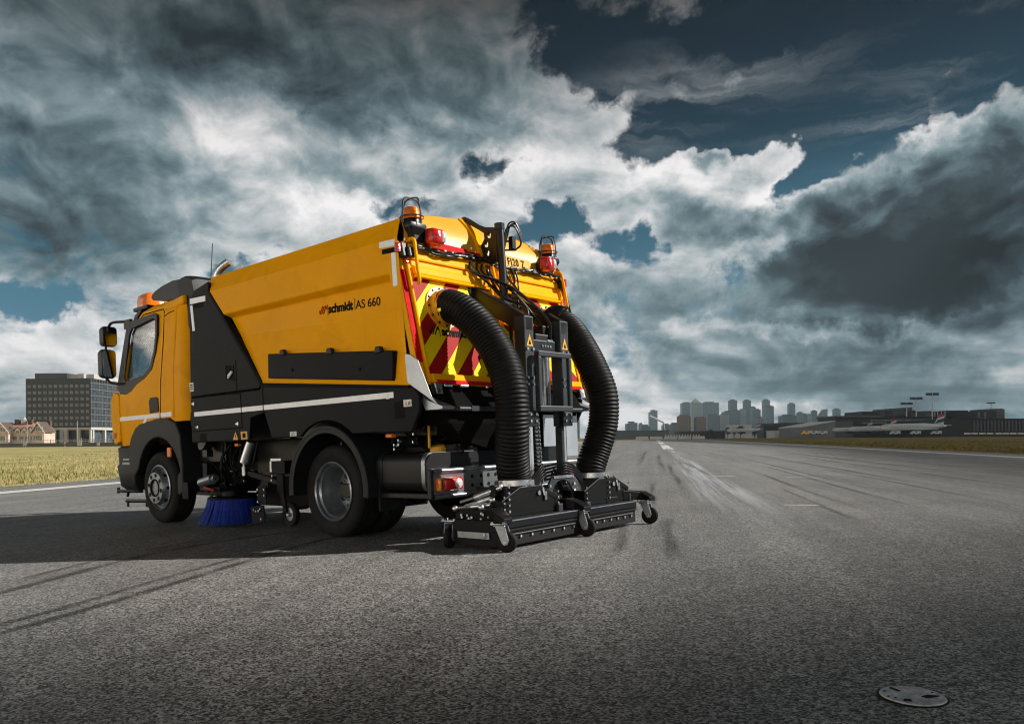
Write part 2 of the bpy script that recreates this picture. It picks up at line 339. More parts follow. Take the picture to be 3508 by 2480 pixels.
M['wheelsteel'] = mat('wheel_steel', (0.30, 0.33, 0.36), 0.34, 0.85, var=0.12, vscale=7, dirt=(0.08, 0.07, 0.06), dirt_amt=0.5)
M['silver'] = mat('reflective_tape', (0.86, 0.88, 0.92), 0.35, 0.0, 0.2, var=0.05, vscale=20)
M['redtape'] = mat('red_tape', (0.52, 0.008, 0.010), 0.6, 0, 0.0, spec=0.04, var=0.15, vscale=14)
M['red'] = lens_mat('red_lens', (0.55, 0.012, 0.010)); M['amber'] = lens_mat('amber_lens', (0.85, 0.20, 0.008)); M['clear'] = lens_mat('clear_lens', (0.6, 0.6, 0.6))
M['glass'] = glass_mat('cab_glass', (0.72, 0.80, 0.84), 0.06)
M['sticker'] = mat('amber_sticker', (0.75, 0.36, 0.02), 0.4, var=0.08, vscale=60)
M['white'] = mat('white_label', (0.72, 0.73, 0.74), 0.45, var=0.06, vscale=40)
M['ink'] = mat('black_ink', (0.008, 0.009, 0.010), 0.7, spec=0.08)
M['redink'] = mat('red_ink', (0.36, 0.006, 0.006), 0.7, spec=0.05)
M['plateyellow'] = mat('plate_yellow', (0.62, 0.34, 0.012), 0.5, spec=0.15)
M['bristle'] = mat('blue_bristle', (0.014, 0.035, 0.27), 0.55, spec=0.15, var=0.3, vscale=30)
M['blood'] = mat('red_hose', (0.25, 0.03, 0.02), 0.5)
M['dust'] = mat('dark_interior', (0.009, 0.009, 0.010), 0.7, spec=0.2)
M['matt'] = mat('matt_black', (0.008, 0.0075, 0.007), 0.9, spec=0.02, var=0.2, vscale=6)
def chevron_mat():
    m = bpy.data.materials.new('chevron_sheeting'); m.use_nodes = True; nt = m.node_tree; b = nt.nodes['Principled BSDF']
    sep = nd(nt, 'ShaderNodeSeparateXYZ', {0: nd(nt, 'ShaderNodeTexCoord').outputs['Object']})
    s = mth(nt, 'ADD', mth(nt, 'ABSOLUTE', sep.outputs[1]), sep.outputs[2])
    fr = mth(nt, 'FRACT', mth(nt, 'DIVIDE', mth(nt, 'SUBTRACT', s, 3.195), 0.385))
    f = mth(nt, 'GREATER_THAN', fr, 0.5)
    n = noise(nt, nd(nt, 'ShaderNodeTexCoord').outputs['Object'], 7, 6, 0.6)
    y = mix(nt, n, (0.80, 0.56, 0.004), (0.90, 0.66, 0.008)); r = mix(nt, n, (0.28, 0.008, 0.007), (0.38, 0.012, 0.010))
    nt.links.new(mix(nt, f, r, y), b.inputs['Base Color'])
    b.inputs['Roughness'].default_value = 0.48; b.inputs['Coat Weight'].default_value = 0.0; b.inputs['Specular IOR Level'].default_value = 0.06
    return m
M['chevron'] = chevron_mat()

# ------------------------------------------------------------------ ground, runway
ALPHA = math.radians(10.28)                 # the runway runs a little to the right of straight ahead
rd = Vector((math.sin(ALPHA), math.cos(ALPHA), 0)); rx = Vector((math.cos(ALPHA), -math.sin(ALPHA), 0))
def gz(X):                                  # camber: crown one metre right of the camera
    d = X-1.0
    if d < 0: return 0.025 + 0.026*max(d, -21.5)
    return 0.025 - 0.015*min(d, 19.5)
def rw(X, Sx, h=0.0): return rx*X + rd*Sx + Vector((0, 0, gz(X)+h))
def to_rw(x, y): v = Vector((x, y, 0)); return v.dot(rx), v.dot(rd)
ROT_RW = (0, 0, -ALPHA)
def sheet(name, X0, X1, S0, S1, h, m, nX=24, nS=2, kind='structure'):
    bm = nb(); xs = sorted(set([X0 + (X1-X0)*i/nX for i in range(nX+1)] + ([1.0] if X0 < 1 < X1 else [])))
    rows = [[bm.verts.new((X, S0+(S1-S0)*j/nS, gz(X)+h)) for X in xs] for j in range(nS+1)]
    for a, b in zip(rows, rows[1:]):
        for i in range(len(xs)-1): face(bm, [a[i], a[i+1], b[i+1], b[i]])
    return tag(obj(name, bm, m, rot=ROT_RW), kind=kind)
def asphalt_mat():
    m = bpy.data.materials.new('runway_asphalt'); m.use_nodes = True; nt = m.node_tree; b = nt.nodes['Principled BSDF']
    co = nd(nt, 'ShaderNodeTexCoord').outputs['Object']
    g1 = nd(nt, 'ShaderNodeTexVoronoi', {'Vector': vmath(nt, 'ADD', co, vmath(nt, 'MULTIPLY', noise(nt, co, 120, 2, 0.5, 0, 1), (0.012, 0.012, 0))), 'Scale': 125.0}, voronoi_dimensions='2D').outputs['Color']
    cell = nd(nt, 'ShaderNodeSeparateColor', {0: g1}).outputs[0]
    g2 = noise(nt, co, 60, 4, 0.7); g3 = noise(nt, co, 9, 6, 0.6); g4 = noise(nt, co, 0.45, 6, 0.6)
    st = nd(nt, 'ShaderNodeMapping', {'Vector': co, 'Scale': (1.6, 0.035, 1.0)}).outputs[0]
    streak = noise(nt, st, 1.0, 7, 0.62)
    st2 = nd(nt, 'ShaderNodeMapping', {'Vector': co, 'Scale': (5.0, 0.22, 1.0), 'Location': (3.1, 7.7, 0)}).outputs[0]
    skid = mrange(nt, noise(nt, st2, 1.0, 5, 0.6), 0.60, 0.74)
    grain = mth(nt, 'ADD', mth(nt, 'MULTIPLY', mth(nt, 'POWER', cell, 1.6), 0.62), mth(nt, 'MULTIPLY', g2, 0.55))
    v = mrange(nt, grain, 0.28, 0.86, 0.010, 0.41, 'LINEAR')
    v = mth(nt, 'MULTIPLY', v, mrange(nt, g3, 0.25, 0.75, 0.82, 1.16))
    v = mth(nt, 'MULTIPLY', v, mrange(nt, g4, 0.3, 0.7, 0.86, 1.12))
    v = mth(nt, 'MULTIPLY', v, mrange(nt, streak, 0.35, 0.65, 0.80, 1.10))
    v = mth(nt, 'MULTIPLY', v, mrange(nt, skid, 0, 1, 1.0, 0.72))
    col = nd(nt, 'ShaderNodeCombineColor', {0: v, 1: mth(nt, 'MULTIPLY', v, 0.985), 2: mth(nt, 'MULTIPLY', v, 0.955)}).outputs[0]
    nt.links.new(col, b.inputs['Base Color'])
    b.inputs['Roughness'].default_value = 0.62; b.inputs['Specular IOR Level'].default_value = 0.35
    bp_ = nd(nt, 'ShaderNodeBump', {'Strength': 0.55, 'Distance': 0.006, 'Height': grain}); nt.links.new(bp_.outputs[0], b.inputs['Normal'])
    return m
def overlay_mat(name, col, lo, hi, sx, sy, amt, rough=0.7, scale=1.0, edge=None):
    """paint or rubber worn through by noise stretched along the runway; edge = half width to feather in object X"""
    m = bpy.data.materials.new(name); m.use_nodes = True; nt = m.node_tree; b = nt.nodes['Principled BSDF']
    co = nd(nt, 'ShaderNodeTexCoord').outputs['Object']
    a = noise(nt, nd(nt, 'ShaderNodeMapping', {'Vector': co, 'Scale': (sx, sy, 1)}).outputs[0], scale, 7, 0.65)
    g = noise(nt, co, 70, 4, 0.7)
    f = mth(nt, 'MULTIPLY', mrange(nt, a, lo, hi), amt)
    f = mth(nt, 'MULTIPLY', f, mrange(nt, g, 0.30, 0.58, 0.45, 1.0), clamp=True)
    if edge:
        sep = nd(nt, 'ShaderNodeSeparateXYZ', {0: nd(nt, 'ShaderNodeUVMap').outputs[0]})
        ex = mth(nt, 'MULTIPLY', mrange(nt, sep.outputs[0], 0.0, edge), mrange(nt, sep.outputs[0], 1.0, 1.0-edge))
        ey = mth(nt, 'MULTIPLY', mrange(nt, sep.outputs[1], 0.0, 0.25), mrange(nt, sep.outputs[1], 1.0, 0.85))
        f = mth(nt, 'MULTIPLY', f, mth(nt, 'MULTIPLY', ex, ey))
    b.inputs['Base Color'].default_value = (*col, 1); b.inputs['Roughness'].default_value = rough
    nt.links.new(f, b.inputs['Alpha'])
    return m
M['asphalt'] = asphalt_mat()
def grass_mat(name, dry, green):
    m = bpy.data.materials.new(name); m.use_nodes = True; nt = m.node_tree; b = nt.nodes['Principled BSDF']
    co = nd(nt, 'ShaderNodeTexCoord').outputs['Object']
    a = noise(nt, nd(nt, 'ShaderNodeMapping', {'Vector': co, 'Scale': (0.5, 0.12, 1)}).outputs[0], 1.0, 7, 0.65)
    c = noise(nt, co, 4.0, 7, 0.7)
    base = mix(nt, mrange(nt, a, 0.36, 0.62), dry, green)
    nt.links.new(mix(nt, mth(nt, 'MULTIPLY', c, 0.5), base, [v*0.5 for v in dry]), b.inputs['Base Color'])
    b.inputs['Roughness'].default_value = 0.9; b.inputs['Specular IOR Level'].default_value = 0.1
    bp_ = nd(nt, 'ShaderNodeBump', {'Strength': 0.8, 'Distance': 0.08, 'Height': c}); nt.links.new(bp_.outputs[0], b.inputs['Normal'])
    return m
M['grassA'] = grass_mat('dry_grass', (0.52, 0.42, 0.20), (0.22, 0.23, 0.075))
M['grassB'] = grass_mat('olive_grass', (0.20, 0.14, 0.035), (0.10, 0.09, 0.02))
M['earth'] = mat('distant_land', (0.055, 0.06, 0.05), 0.9, var=0.3, vscale=0.02)
# the far ground, one sheet to the horizon
bm = nb(); R0 = 3000
quad(bm, [(-R0, -R0, -0.62), (R0, -R0, -0.62), (R0, R0, -0.62), (-R0, R0, -0.62)])
tag(obj('ground', bm, M['earth']), kind='structure')
# runway ends about 330 m out
sheet('runway', -20.5, 20.2, -40, 330, 0.0, M['asphalt'], 30, 8)
def grass_side(name, Xa, Xb, S0, S1, m, h=0.03):
    bm = nb(); n = 160; e = []
    za = gz(Xa)
    rows = []
    for j in range(n+1):
        s = S0 + (S1-S0)*(j/n)**2.2 if S1 > S0 else S0
        wob = random.uniform(-0.35, 0.35)
        xs = [Xa + wob, Xa + (0.5 if Xb > Xa else -0.5) + wob*0.5, Xa + (Xb-Xa)*0.1, Xa + (Xb-Xa)*0.4, Xb]
        zs = [za - 0.06, za + h, za + h + 0.05, za + h, za + h - 0.02]
        rows.append([bm.verts.new((x, s, z)) for x, z in zip(xs, zs)])
    for a, b in zip(rows, rows[1:]):
        for i in range(4): face(bm, [a[i], a[i+1], b[i+1], b[i]])
    return tag(obj(name, bm, m, rot=ROT_RW), kind='structure')
grass_side('grass_verge', -20.3, -330, -30, 420, M['grassA'])
grass_side('grass_verge', 20.0, 150, -30, 420, M['grassB'])
bm = nb(); quad(bm, [(-60, 330, gz(-30)+0.06), (60, 330, gz(30)+0.2), (90, 420, 0.0), (-90, 420, -0.2)])
tag(obj('grass_verge', bm, M['grassB'], rot=ROT_RW), kind='structure')
# painted lines
M['linepaint'] = overlay_mat('line_paint', (0.66, 0.65, 0.62), 0.22, 0.42, 3.0, 0.4, 1.0)
M['wornpaint'] = overlay_mat('worn_paint', (0.44, 0.465, 0.49), 0.38, 0.62, 7.0, 0.14, 0.75, edge=0.25)
M['centrepaint'] = overlay_mat('centre_paint', (0.62, 0.62, 0.60), 0.36, 0.52, 3.0, 0.1, 1.0)
M['rubbermark'] = overlay_mat('rubber_mark', (0.03, 0.028, 0.026), 0.28, 0.60, 2.0, 2.0, 0.72, edge=0.40)
M['skidmark'] = overlay_mat('skid_mark', (0.04, 0.037, 0.034), 0.30, 0.62, 9.0, 0.35, 0.55, edge=0.45)
sheet('runway_marking', -17.45, -16.35, -30, 325, 0.004, M['linepaint'], 6, 2)
sheet('runway_marking', 16.05, 17.0, -30, 325, 0.004, M['linepaint'], 6, 2)
def uvsheet(name, pts, wid, h, m):
    """a strip along runway points (X, S) with its own UV, so its edges can feather out"""
    bm = nb(); uv = bm.loops.layers.uv.new('UVMap'); rows = []
    n = len(pts)
    for i, (X, s) in enumerate(pts):
        a = Vector((*pts[max(0, i-1)], 0)); b = Vector((*pts[min(n-1, i+1)], 0)); d = (b-a).normalized(); q = Vector((d.y, -d.x, 0))
        w = wid[i] if isinstance(wid, (list, tuple)) else wid
        row = []
        for k in range(5):
            p = Vector((X, s, 0)) + q*(k/4-0.5)*w
            row.append((bm.verts.new((p.x, p.y, gz(p.x)+h)), (k/4, i/(n-1))))
        rows.append(row)
    for a, b in zip(rows, rows[1:]):
        for k in range(4):
            f = face(bm, [a[k][0], a[k+1][0], b[k+1][0], b[k][0]])
            for l, t in zip(f.loops, (a[k][1], a[k+1][1], b[k+1][1], b[k][1])): l[uv].uv = t
    return tag(obj(name, bm, m, rot=ROT_RW), kind='structure')
uvsheet('runway_marking', [(1.0, 6.6+i*1.6) for i in range(16)], [1.15-0.02*i for i in range(16)], 0.004, M['wornpaint'])
uvsheet('runway_marking', [(1.0, 6.9+i*2) for i in range(30)], 0.5, 0.008, M['wornpaint'])
for k in range(6): sheet('runway_marking', 0.62, 1.38, 56+k*45, 86+k*45, 0.005, M['centrepaint'], 2, 1)
for X, s, L in ((1.62, 9.9, 0.0), ): pass
for X, s in ((1.55, 10.0), (0.98, 17.2), (2.7, 17.0)):
    sheet('runway_marking', X, X+0.42 if s < 12 else X+0.7, s, s+0.07 if s < 12 else s+0.12, 0.006, M['linepaint'], 2, 1)
# tyre tracks curling in from the left behind the sweeper, and landing-gear rubber
def world_track(pts, w, m, h=0.006):
    P_ = bez([(*to_rw(x, y), 0) for x, y in pts], 8)
    uvsheet('tyre_mark', [(p.x, p.y) for p in P_], w, h, m)
world_track([(-3.29, 4.78), (-3.31, 5.05), (-3.26, 5.73), (-3.17, 6.55), (-2.92, 7.33), (-2.5, 7.98), (-1.86, 8.4)], 0.15, M['rubbermark'])
world_track([(-3.54, 5.23), (-3.48, 5.94), (-3.34, 6.9), (-2.91, 7.88)], 0.08, M['rubbermark'], 0.012)
world_track([(-2.57, 3.72), (-2.54, 3.87), (-2.44, 4.28), (-2.31, 4.88), (-2.18, 5.62), (-2.02, 6.45), (-1.8, 7.36), (-1.42, 8.06)], 0.13, M['rubbermark'])
world_track([(-2.71, 3.93), (-2.68, 4.08), (-2.57, 4.47), (-2.47, 5.09), (-2.35, 5.74), (-2.18, 6.49), (-1.94, 7.57)], 0.08, M['rubbermark'], 0.010)
for X, s0, L, w in ((-.28, 5.6, 2.9, .15), (.12, 5.2, 3.4, .2), (-.02, 9.4, 6, .13), (-.55, 8.2, 3.2, .1), (.45, 12, 14, .2), (.2, 18, 22, .25), (-.5, 22, 30, .25), (2.0, 7.6, 6, .12), (2.35, 9.5, 11, .14), (3.1, 9, 15, .16), (3.45, 12, 20, .16), (4.4, 10, 12, .2), (4.8, 14, 26, .22), (6.2, 13, 24, .25), (7.4, 18, 34, .28), (8.8, 20, 30, .3)):
    n = 9
    uvsheet('tyre_mark', [(X + .02*math.sin(k*.9+X), s0+L*k/(n-1)) for k in range(n)], w, .009, M['skidmark'])

# ------------------------------------------------------------------ the sweeper; x forward, y left (towards us), z up
truck = empty('sweeper_truck', (-1.0185, 8.4375, -0.9298+EYE), (-0.01576, 0.02245, 2.43866),
              label='yellow runway sweeper truck with grey side panels and two black suction hoses at its rear', cat='sweeper truck')
Y, G, K = M['yellow'], M['grey'], M['black']
def P(name, bm, m, parent=None, bevel=0.0, smooth=None, **kw): return obj(name, bm, m, parent or truck, bevel, smooth, **kw)

# ---- cab: a lofted shell with its windows cut out
LV = [(1.0, 4.86, 2.90, 1.05), (1.3, 4.93, 2.88, 1.06), (1.6, 4.94, 2.88, 1.065), (1.9, 4.80, 2.88, 1.062), (2.3, 4.58, 2.88, 1.045), (2.62, 4.39, 2.88, 1.03), (2.74, 4.22, 2.88, 1.01), (2.80, 4.02, 2.91, 0.96), (2.835, 3.7, 3.0, 0.86)]
def cabw(z):
    for a, b in zip(LV, LV[1:]):
        if a[0] <= z <= b[0]: t = (z-a[0])/(b[0]-a[0]); return a[3]+(b[3]-a[3])*t
    return LV[-1][3]
bm = nb()
loft(bm, [[(x, y, z) for x, y in rrect(xr, xf, -w, w, 0.22, 0.16 if z < 2.78 else 0.1)] for z, xf, xr, w in LV])
cab = P('cab', bm, Y)
bm = nb(); loft(bm, [[(x, y, z) for x, y in rrect(xr+.05, xf-.06, -w+.05, w-.05, 0.2, 0.12)] for z, xf, xr, w in ((1.12, 4.8, 2.9, 1.05), *LV[1:-2], (2.77, 4.0, 2.93, 0.95))])
cut_in = obj('cut', bm, [])
WIN = [(4.34, 2.47), (4.26, 2.545), (3.66, 2.605), (3.59, 2.58), (3.60, 2.40), (3.66, 2.20), (3.78, 2.00), (3.96, 1.905), (4.50, 1.86), (4.53, 1.92)]
bm = nb(); prism(bm, WIN, 'y', -1.4, 1.4); cut_w = obj('cut', bm, [])
bm = nb(); prism(bm, [(4.66, 1.90), (4.20, 2.64), (4.9, 2.85), (5.4, 1.95)], 'y', -0.84, 0.84); cut_f = obj('cut', bm, [])
bm = nb(); prism(bm, [(2.7, 0.9), (4.40, 0.9), (4.40, 1.02), (4.10, 1.22), (3.30, 1.27), (2.7, 1.27)], 'y', -1.4, 1.4); cut_a = obj('cut', bm, [])
bm = nb(); prism(bm, [(2.8, 1.75), (2.8, 2.6), (3.0, 2.6), (3.0, 1.75)], 'y', -0.75, 0.75); cut_r = obj('cut', bm, [])
for c_ in (cut_in, cut_w, cut_f, cut_a, cut_r): c_.parent = truck
boolean(cab, [cut_in, cut_w, cut_f, cut_a, cut_r])
for p in cab.data.polygons: p.use_smooth = True
cab.data.set_sharp_from_angle(angle=math.radians(28))
FR = [(4.42, 2.56), (4.30, 2.64), (3.62, 2.665), (3.545, 2.63), (3.55, 2.40), (3.62, 2.17), (3.74, 1.96), (3.95, 1.86), (4.18, 1.80), (4.34, 1.72), (4.50, 1.685), (4.66, 1.70), (4.76, 1.79), (4.70, 1.93), (4.55, 2.28)]
for s in (1, -1):
    bm = nb(); plate(bm, FR, [WIN], 'y', s*1.04, s*1.068); P('window_frame', bm, K, cab)
    bm = nb(); prism(bm, [(x, z) for x, z in WIN], 'y', s*1.03, s*1.035); P('side_window', bm, M['glass'], cab)
bm = nb(); quad(bm, [(4.775, -.84, 1.90), (4.775, .84, 1.90), (4.36, .84, 2.62), (4.36, -.84, 2.62)]); P('windscreen', bm, M['glass'], cab)
# windscreen surround and sun visor
bm = nb(); prism(bm, [(4.40, 2.60), (4.25, 2.72), (4.16, 2.78), (4.20, 2.80), (4.34, 2.74), (4.47, 2.60)], 'y', -0.98, 0.98)
prism(bm, [(4.30, 2.80), (4.24, 2.84), (4.45, 2.80), (4.52, 2.71), (4.49, 2.70), (4.42, 2.78)], 'y', -0.9, 0.9); P('sun_visor', bm, K, cab)
# interior
bm = nb()
for s in (1, -1):
    box(bm, 3.05, 3.5, s*.55-.24, s*.55+.24, 1.4, 1.75); box(bm, 2.98, 3.13, s*.55-.23, s*.55+.23, 1.7, 2.25); box(bm, 3.0, 3.1, s*.55-.13, s*.55+.13, 2.28, 2.5)
box(bm, 4.3, 4.75, -.95, .95, 1.4, 1.86); P('seat', bm, M['dust'], cab, bevel=.04)
bm = nb(); sw = [Vector((4.1, -.55, 1.92)) + Vector((math.cos(a)*.12, math.sin(a)*.21, math.cos(a)*.17)) for a in [2*PI*i/20 for i in range(21)]]
tube(bm, sw, .018, 6); tube(bm, [(4.1, -.55, 1.92), (4.4, -.55, 1.7)], .03, 6); P('steering_wheel', bm, M['dust'], cab)
bm = nb(); tube(bm, [(3.72, .95, 2.56), (3.78, .93, 2.44), (3.85, .9, 2.36)], .02, 6); lathe(bm, [(0, -.03), (.09, -.02), (.1, .02), (0, .03)], (3.93, .86, 2.29), (.75, -.55, -.1), 16); P('cab_fan', bm, M['dust'], cab)
# door seams, lower panel seams
def seam(pts, r=.007):
    bm = nb(); tube(bm, [(x, cabw(z)+.002, z) for x, z in pts], r, 4); return bm
bm = seam([(4.20, 2.60), (4.0, 2.70), (3.46, 2.70), (3.42, 2.66), (3.43, 2.3), (3.50, 1.8), (3.55, 1.30)]); P('door_seam', bm, M['ink'], cab)
bm = seam([(4.86, 1.72), (4.84, 1.5), (4.80, 1.02)], .006); P('door_seam', bm, M['ink'], cab)
bm = seam([(3.42, 2.60), (3.3, 2.63), (3.17, 2.64)], .006); P('door_seam', bm, M['ink'], cab)
bm = nb(); tube(bm, [(3.20, 1.055, 1.32), (3.17, 1.045, 1.9), (3.13, 1.035, 2.35), (3.10, 1.01, 2.74)], [.02, .024, .024, .02], 6); P('air_guide', bm, Y, cab, smooth=60)
bm = nb(); loft(bm, [[(x, y, z) for x, z in ((3.50, 2.69), (3.36, 2.77), (2.93, 2.81), (2.92, 2.70), (3.1, 2.66), (3.36, 2.66))] for y in (.96, 1.03)]); P('roof_corner', bm, Y, cab, bevel=.03)
bm = nb(); prism(bm, [(3.83, 1.56), (3.79, 1.60), (3.62, 1.60), (3.58, 1.58), (3.58, 1.41), (3.82, 1.40)], 'y', 1.05, 1.075); P('door_handle', bm, M['fender'], cab, bevel=.008)
for a, b in ((4.80, 3.56), (3.53, 3.24)):
    bm = nb(); box(bm, b, a, 1.055, 1.0705, 1.335, 1.39); P('reflective_tape', bm, M['silver'], cab)
bm = nb(); prism(bm, [(3.98, 1.335), (3.90, 1.335), (4.05, 1.18), (4.10, 1.18)], 'y', 1.06, 1.0685); P('reflective_tape', bm, M['silver'], cab)
bm = nb(); prism(bm, [(4.86, 1.02), (4.92, 1.12), (4.955, 1.36), (4.95, 1.62), (4.87, 1.74), (4.70, 1.70), (4.70, 1.06)], 'y', .90, 1.078); P('corner_deflector', bm, Y, cab, bevel=.012)
bm = nb(); box(bm, 4.78, 4.945, .85, 1.078, 1.10, 1.19); P('side_marker', bm, M['amber'], cab, bevel=.01)
# roof: wind deflector in two lobes, amber light bar
bm = nb()
def roundup(prof, y0, y1, n=9):
    rings = []
    for i in range(n+1):
        t = i/n*2-1; k = 1-.14*abs(t)**8; y = (y0+y1)/2 + t*(y1-y0)/2
        rings.append([(x, y, 2.80+(z-2.80)*k) for x, z in prof])
    loft(bm, rings)
roundup([(3.20, 2.82), (3.60, 2.84), (3.93, 2.90), (3.985, 2.945), (3.97, 2.985), (3.88, 3.03), (3.68, 3.075), (3.40, 3.105), (3.22, 3.09), (3.12, 3.03), (3.12, 2.82)], -.92, .92)
P('roof_deflector', bm, M['black'], cab, smooth=40)
bm = nb(); roundup([(3.12, 2.80), (3.16, 3.04), (3.05, 3.07), (2.92, 3.05), (2.80, 2.99), (2.76, 2.84), (2.80, 2.3), (2.88, 2.3)], .45, .98)
P('air_intake', bm, M['fender'], cab, smooth=40)
bm = nb(); loft(bm, [[(x, y, z) for x, y in rrect(4.12-.0, 4.42, .62+i*.02, .94-i*.02, .08, .08)] for i, z in ((0, 2.84), (0, 2.93), (1, 3.0), (3, 3.03))]); P('beacon_light', bm, M['amber'], cab, smooth=40)
bm = nb(); box(bm, 4.05, 4.46, .55, .95, 2.80, 2.85); P('beacon_base', bm, K, cab, bevel=.01)
# mirrors
for s in (1, -1):
    bm = nb()
    tube(bm, bez([(4.30, s*1.03, 2.64), (4.55, s*1.07, 2.67), (4.78, s*1.10, 2.68), (4.85, s*1.12, 2.62)], 5), .018, 8)
    tube(bm, [(4.86, s*1.13, 2.64), (4.88, s*1.15, 2.3), (4.88, s*1.15, 1.9)], .016, 8); tube(bm, bez([(4.88, s*1.15, 1.93), (4.80, s*1.12, 1.86), (4.65, s*1.09, 1.84), (4.50, s*1.06, 1.84)], 5), .016, 8)
    box(bm, 4.30, 4.48, s*1.03, s*1.07, 2.56, 2.68)
    for z0, z1, ya, yb, tp in ((2.36, 2.64, 1.02, 1.215, .05), (1.925, 2.325, 1.045, 1.245, .02)):
        rings = []
        for x, k in ((4.80, .93), (4.86, 1.0), (4.93, .92), (4.97, .70), (4.985, .3)):
            yc, zc = (ya+yb)/2, (z0+z1)/2
            rings.append([(x, s*(yc + (y-yc)*k*(1-(zc-z)*tp*4 if False else 1)), zc+(z-zc)*k) for y, z in rrect(ya, yb, z0, z1, .05, .05, 4)])
        loft(bm, rings)
    P('wing_mirror', bm, K, cab, smooth=40)
    bm = nb()
    for z0, z1, ya, yb in ((2.375, 2.625, 1.035, 1.20), (1.945, 2.305, 1.06, 1.23)): prism(bm, [(s*y, z) for y, z in rrect(ya, yb, z0, z1, .04, .04, 4)], 'x', 4.797, 4.799)
    mm = M.setdefault('mirror', mat('mirror_glass', (.75, .78, .8), .03, 1.0)); P('mirror_glass', bm, mm, cab)

# ---- front bumper, wing and mudguard
bm = nb()
loft(bm, [[(x, y, z) for x, y in rrect(4.33, xf, -w, w, .2, .02)] for z, xf, w in ((.40, 4.84, 1.02), (.46, 4.92, 1.06), (.72, 4.98, 1.075), (.76, 4.95, 1.06), (.97, 4.96, 1.065), (1.0, 4.90, 1.04))])
bump = P('front_bumper', bm, M['fender'], smooth=35)
bm = nb(); box(bm, 4.42, 4.60, 1.05, 1.09, .80, .83); box(bm, 4.38, 4.64, 1.04, 1.085, .74, .78); P('step', bm, M['wheelsteel'], bump, bevel=.006)
bm = nb()
tube(bm, [(4.6, .85, .37), (5.05, .90, .37), (5.22, .90, .375)], .022, 8); tube(bm, [(5.22, .9, .34), (5.22, .9, .42)], .022, 8); tube(bm, [(4.9, .9, .36), (4.93, .9, .30)], .02, 6)
tube(bm, [(4.1, .86, .25), (5.05, .86, .23)], .026, 8); cyl(bm, (5.02, .86, .24), (5.02, .86, .15), .018, 8); cyl(bm, (4.45, .86, .24), (4.45, .86, .16), .016, 8)
P('spray_bar', bm, M['bsteel'], bump)
def arc(cx, cz, r, a0, a1, n): return [(cx+r*math.cos(math.radians(a0+(a1-a0)*i/n)), cz+r*math.sin(math.radians(a0+(a1-a0)*i/n))) for i in range(n+1)]
for s in (1, -1):
    outer = [(4.40, .72), (4.41, .95), (4.33, 1.10), (4.20, 1.22), (4.08, 1.27), (3.62, 1.32), (3.30, 1.32), (3.10, 1.24), (3.0, 1.10), (2.96, .75), (2.97, .40), (3.05, .36), (3.11, .38)]
    inner = [(3.10, .70), *arc(3.56, .50, .56, 150, 40, 10), (4.24, .72)]
    bm = nb()
    poly = outer + [(3.10, .60)] + [(x, z) for x, z in arc(3.58, .50, .58, 165, 20, 12)] + [(4.22, .60), (4.30, .60)]
    prism(bm, poly, 'y', s*1.00, s*1.10)
    rings = [[(x, s*y, z) for y in (.72, 1.03)] for x, z in outer[:-2]]
    rr = [[(x, s*y, z-.0) for x, z in outer[:-2]] for y in (.70, 1.02)]; loft(bm, rr, cap=False, close=False)
    w = P('front_wing', bm, M['fender'], bevel=.018)
    bm = nb(); box(bm, 3.20, 3.29, s*1.095, s*1.125, .83, .95); P('side_marker', bm, M['amber'], w, bevel=.01)

# ---- wheels
def wheel(x, s, front):
    w = empty('wheel', (x, 0, .45)); w.parent = truck
    yo = 1.10*s; d = (0, s, 0)
    def tyre(y0):
        bm = nb(); prof = [(.285, -.27), (.33, -.285), (.395, -.28), (.432, -.262), (.446, -.235)]
        for k in range(5):
            a = -.235+.19*k/5; prof += [(.450, a+.004), (.450, a+.030), (.441, a+.032), (.441, a+.037)]
        prof += [(.450, -.04), (.446, -.03), (.432, -.008), (.395, .005), (.345, .004), (.33, .0), (.285, -.012)]
        lathe(bm, prof, (0, y0, 0), d, 56); bmesh.ops.recalc_face_normals(bm, faces=bm.faces)
        P('tyre', bm, M['rubber'], w, smooth=45)
    tyre(yo)
    if not front: tyre(yo - s*.32)
    bm = nb()
    if front:
        lathe(bm, [(.283, -.03), (.287, .004), (.272, .010), (.262, -.02), (.235, -.035), (.225, -.05), (.215, -.03), (.208, .035), (.195, .062), (.105, .062), (.095, .05), (.0, .05)], (0, yo, 0), d, 48)
        lathe(bm, [(.115, .06), (.108, .075), (.098, .07), (.092, .02), (0, .02)], (0, yo, 0), d, 32, 1)
        for i in range(8):
            a = 2*PI*i/8+.2; c = Vector((math.cos(a)*.158, yo+s*.060, math.sin(a)*.158)); lathe(bm, [(0, .006), (.026, .006), (.026, .0)], c, d, 14, 1)
        for i in range(8):
            a = 2*PI*i/8; c = Vector((math.cos(a)*.214, yo+s*.0, math.sin(a)*.214)); lathe(bm, [(0, .008), (.022, .008), (.022, 0)], c, (math.cos(a), 0, math.sin(a)), 12, 1)
    else:
        lathe(bm, [(.283, -.03), (.292, .003), (.280, .010), (.268, .0), (.262, -.03), (.245, -.045), (.238, -.10), (.228, -.12), (.222, -.20), (.205, -.235), (.12, -.245), (.11, -.20), (.085, -.19), (0, -.19)], (0, yo, 0), d, 48)
        for i in range(8):
            a = 2*PI*i/8+.3; c = Vector((math.cos(a)*.165, yo-s*.236, math.sin(a)*.165)); lathe(bm, [(0, .006), (.034, .006), (.034, -.004)], c, d, 14, 1)
        for i in range(10):
            a = 2*PI*i/10; c = Vector((math.cos(a)*.135, yo-s*.245, math.sin(a)*.135)); cyl(bm, c, c+Vector(d)*.03, .012, 6)
    P('rim', bm, [M['wheelsteel'], M['dust']], w, smooth=35)
for x, f in ((3.5556, True), (0, False)):
    for s in (1, -1): wheel(x, s, f)

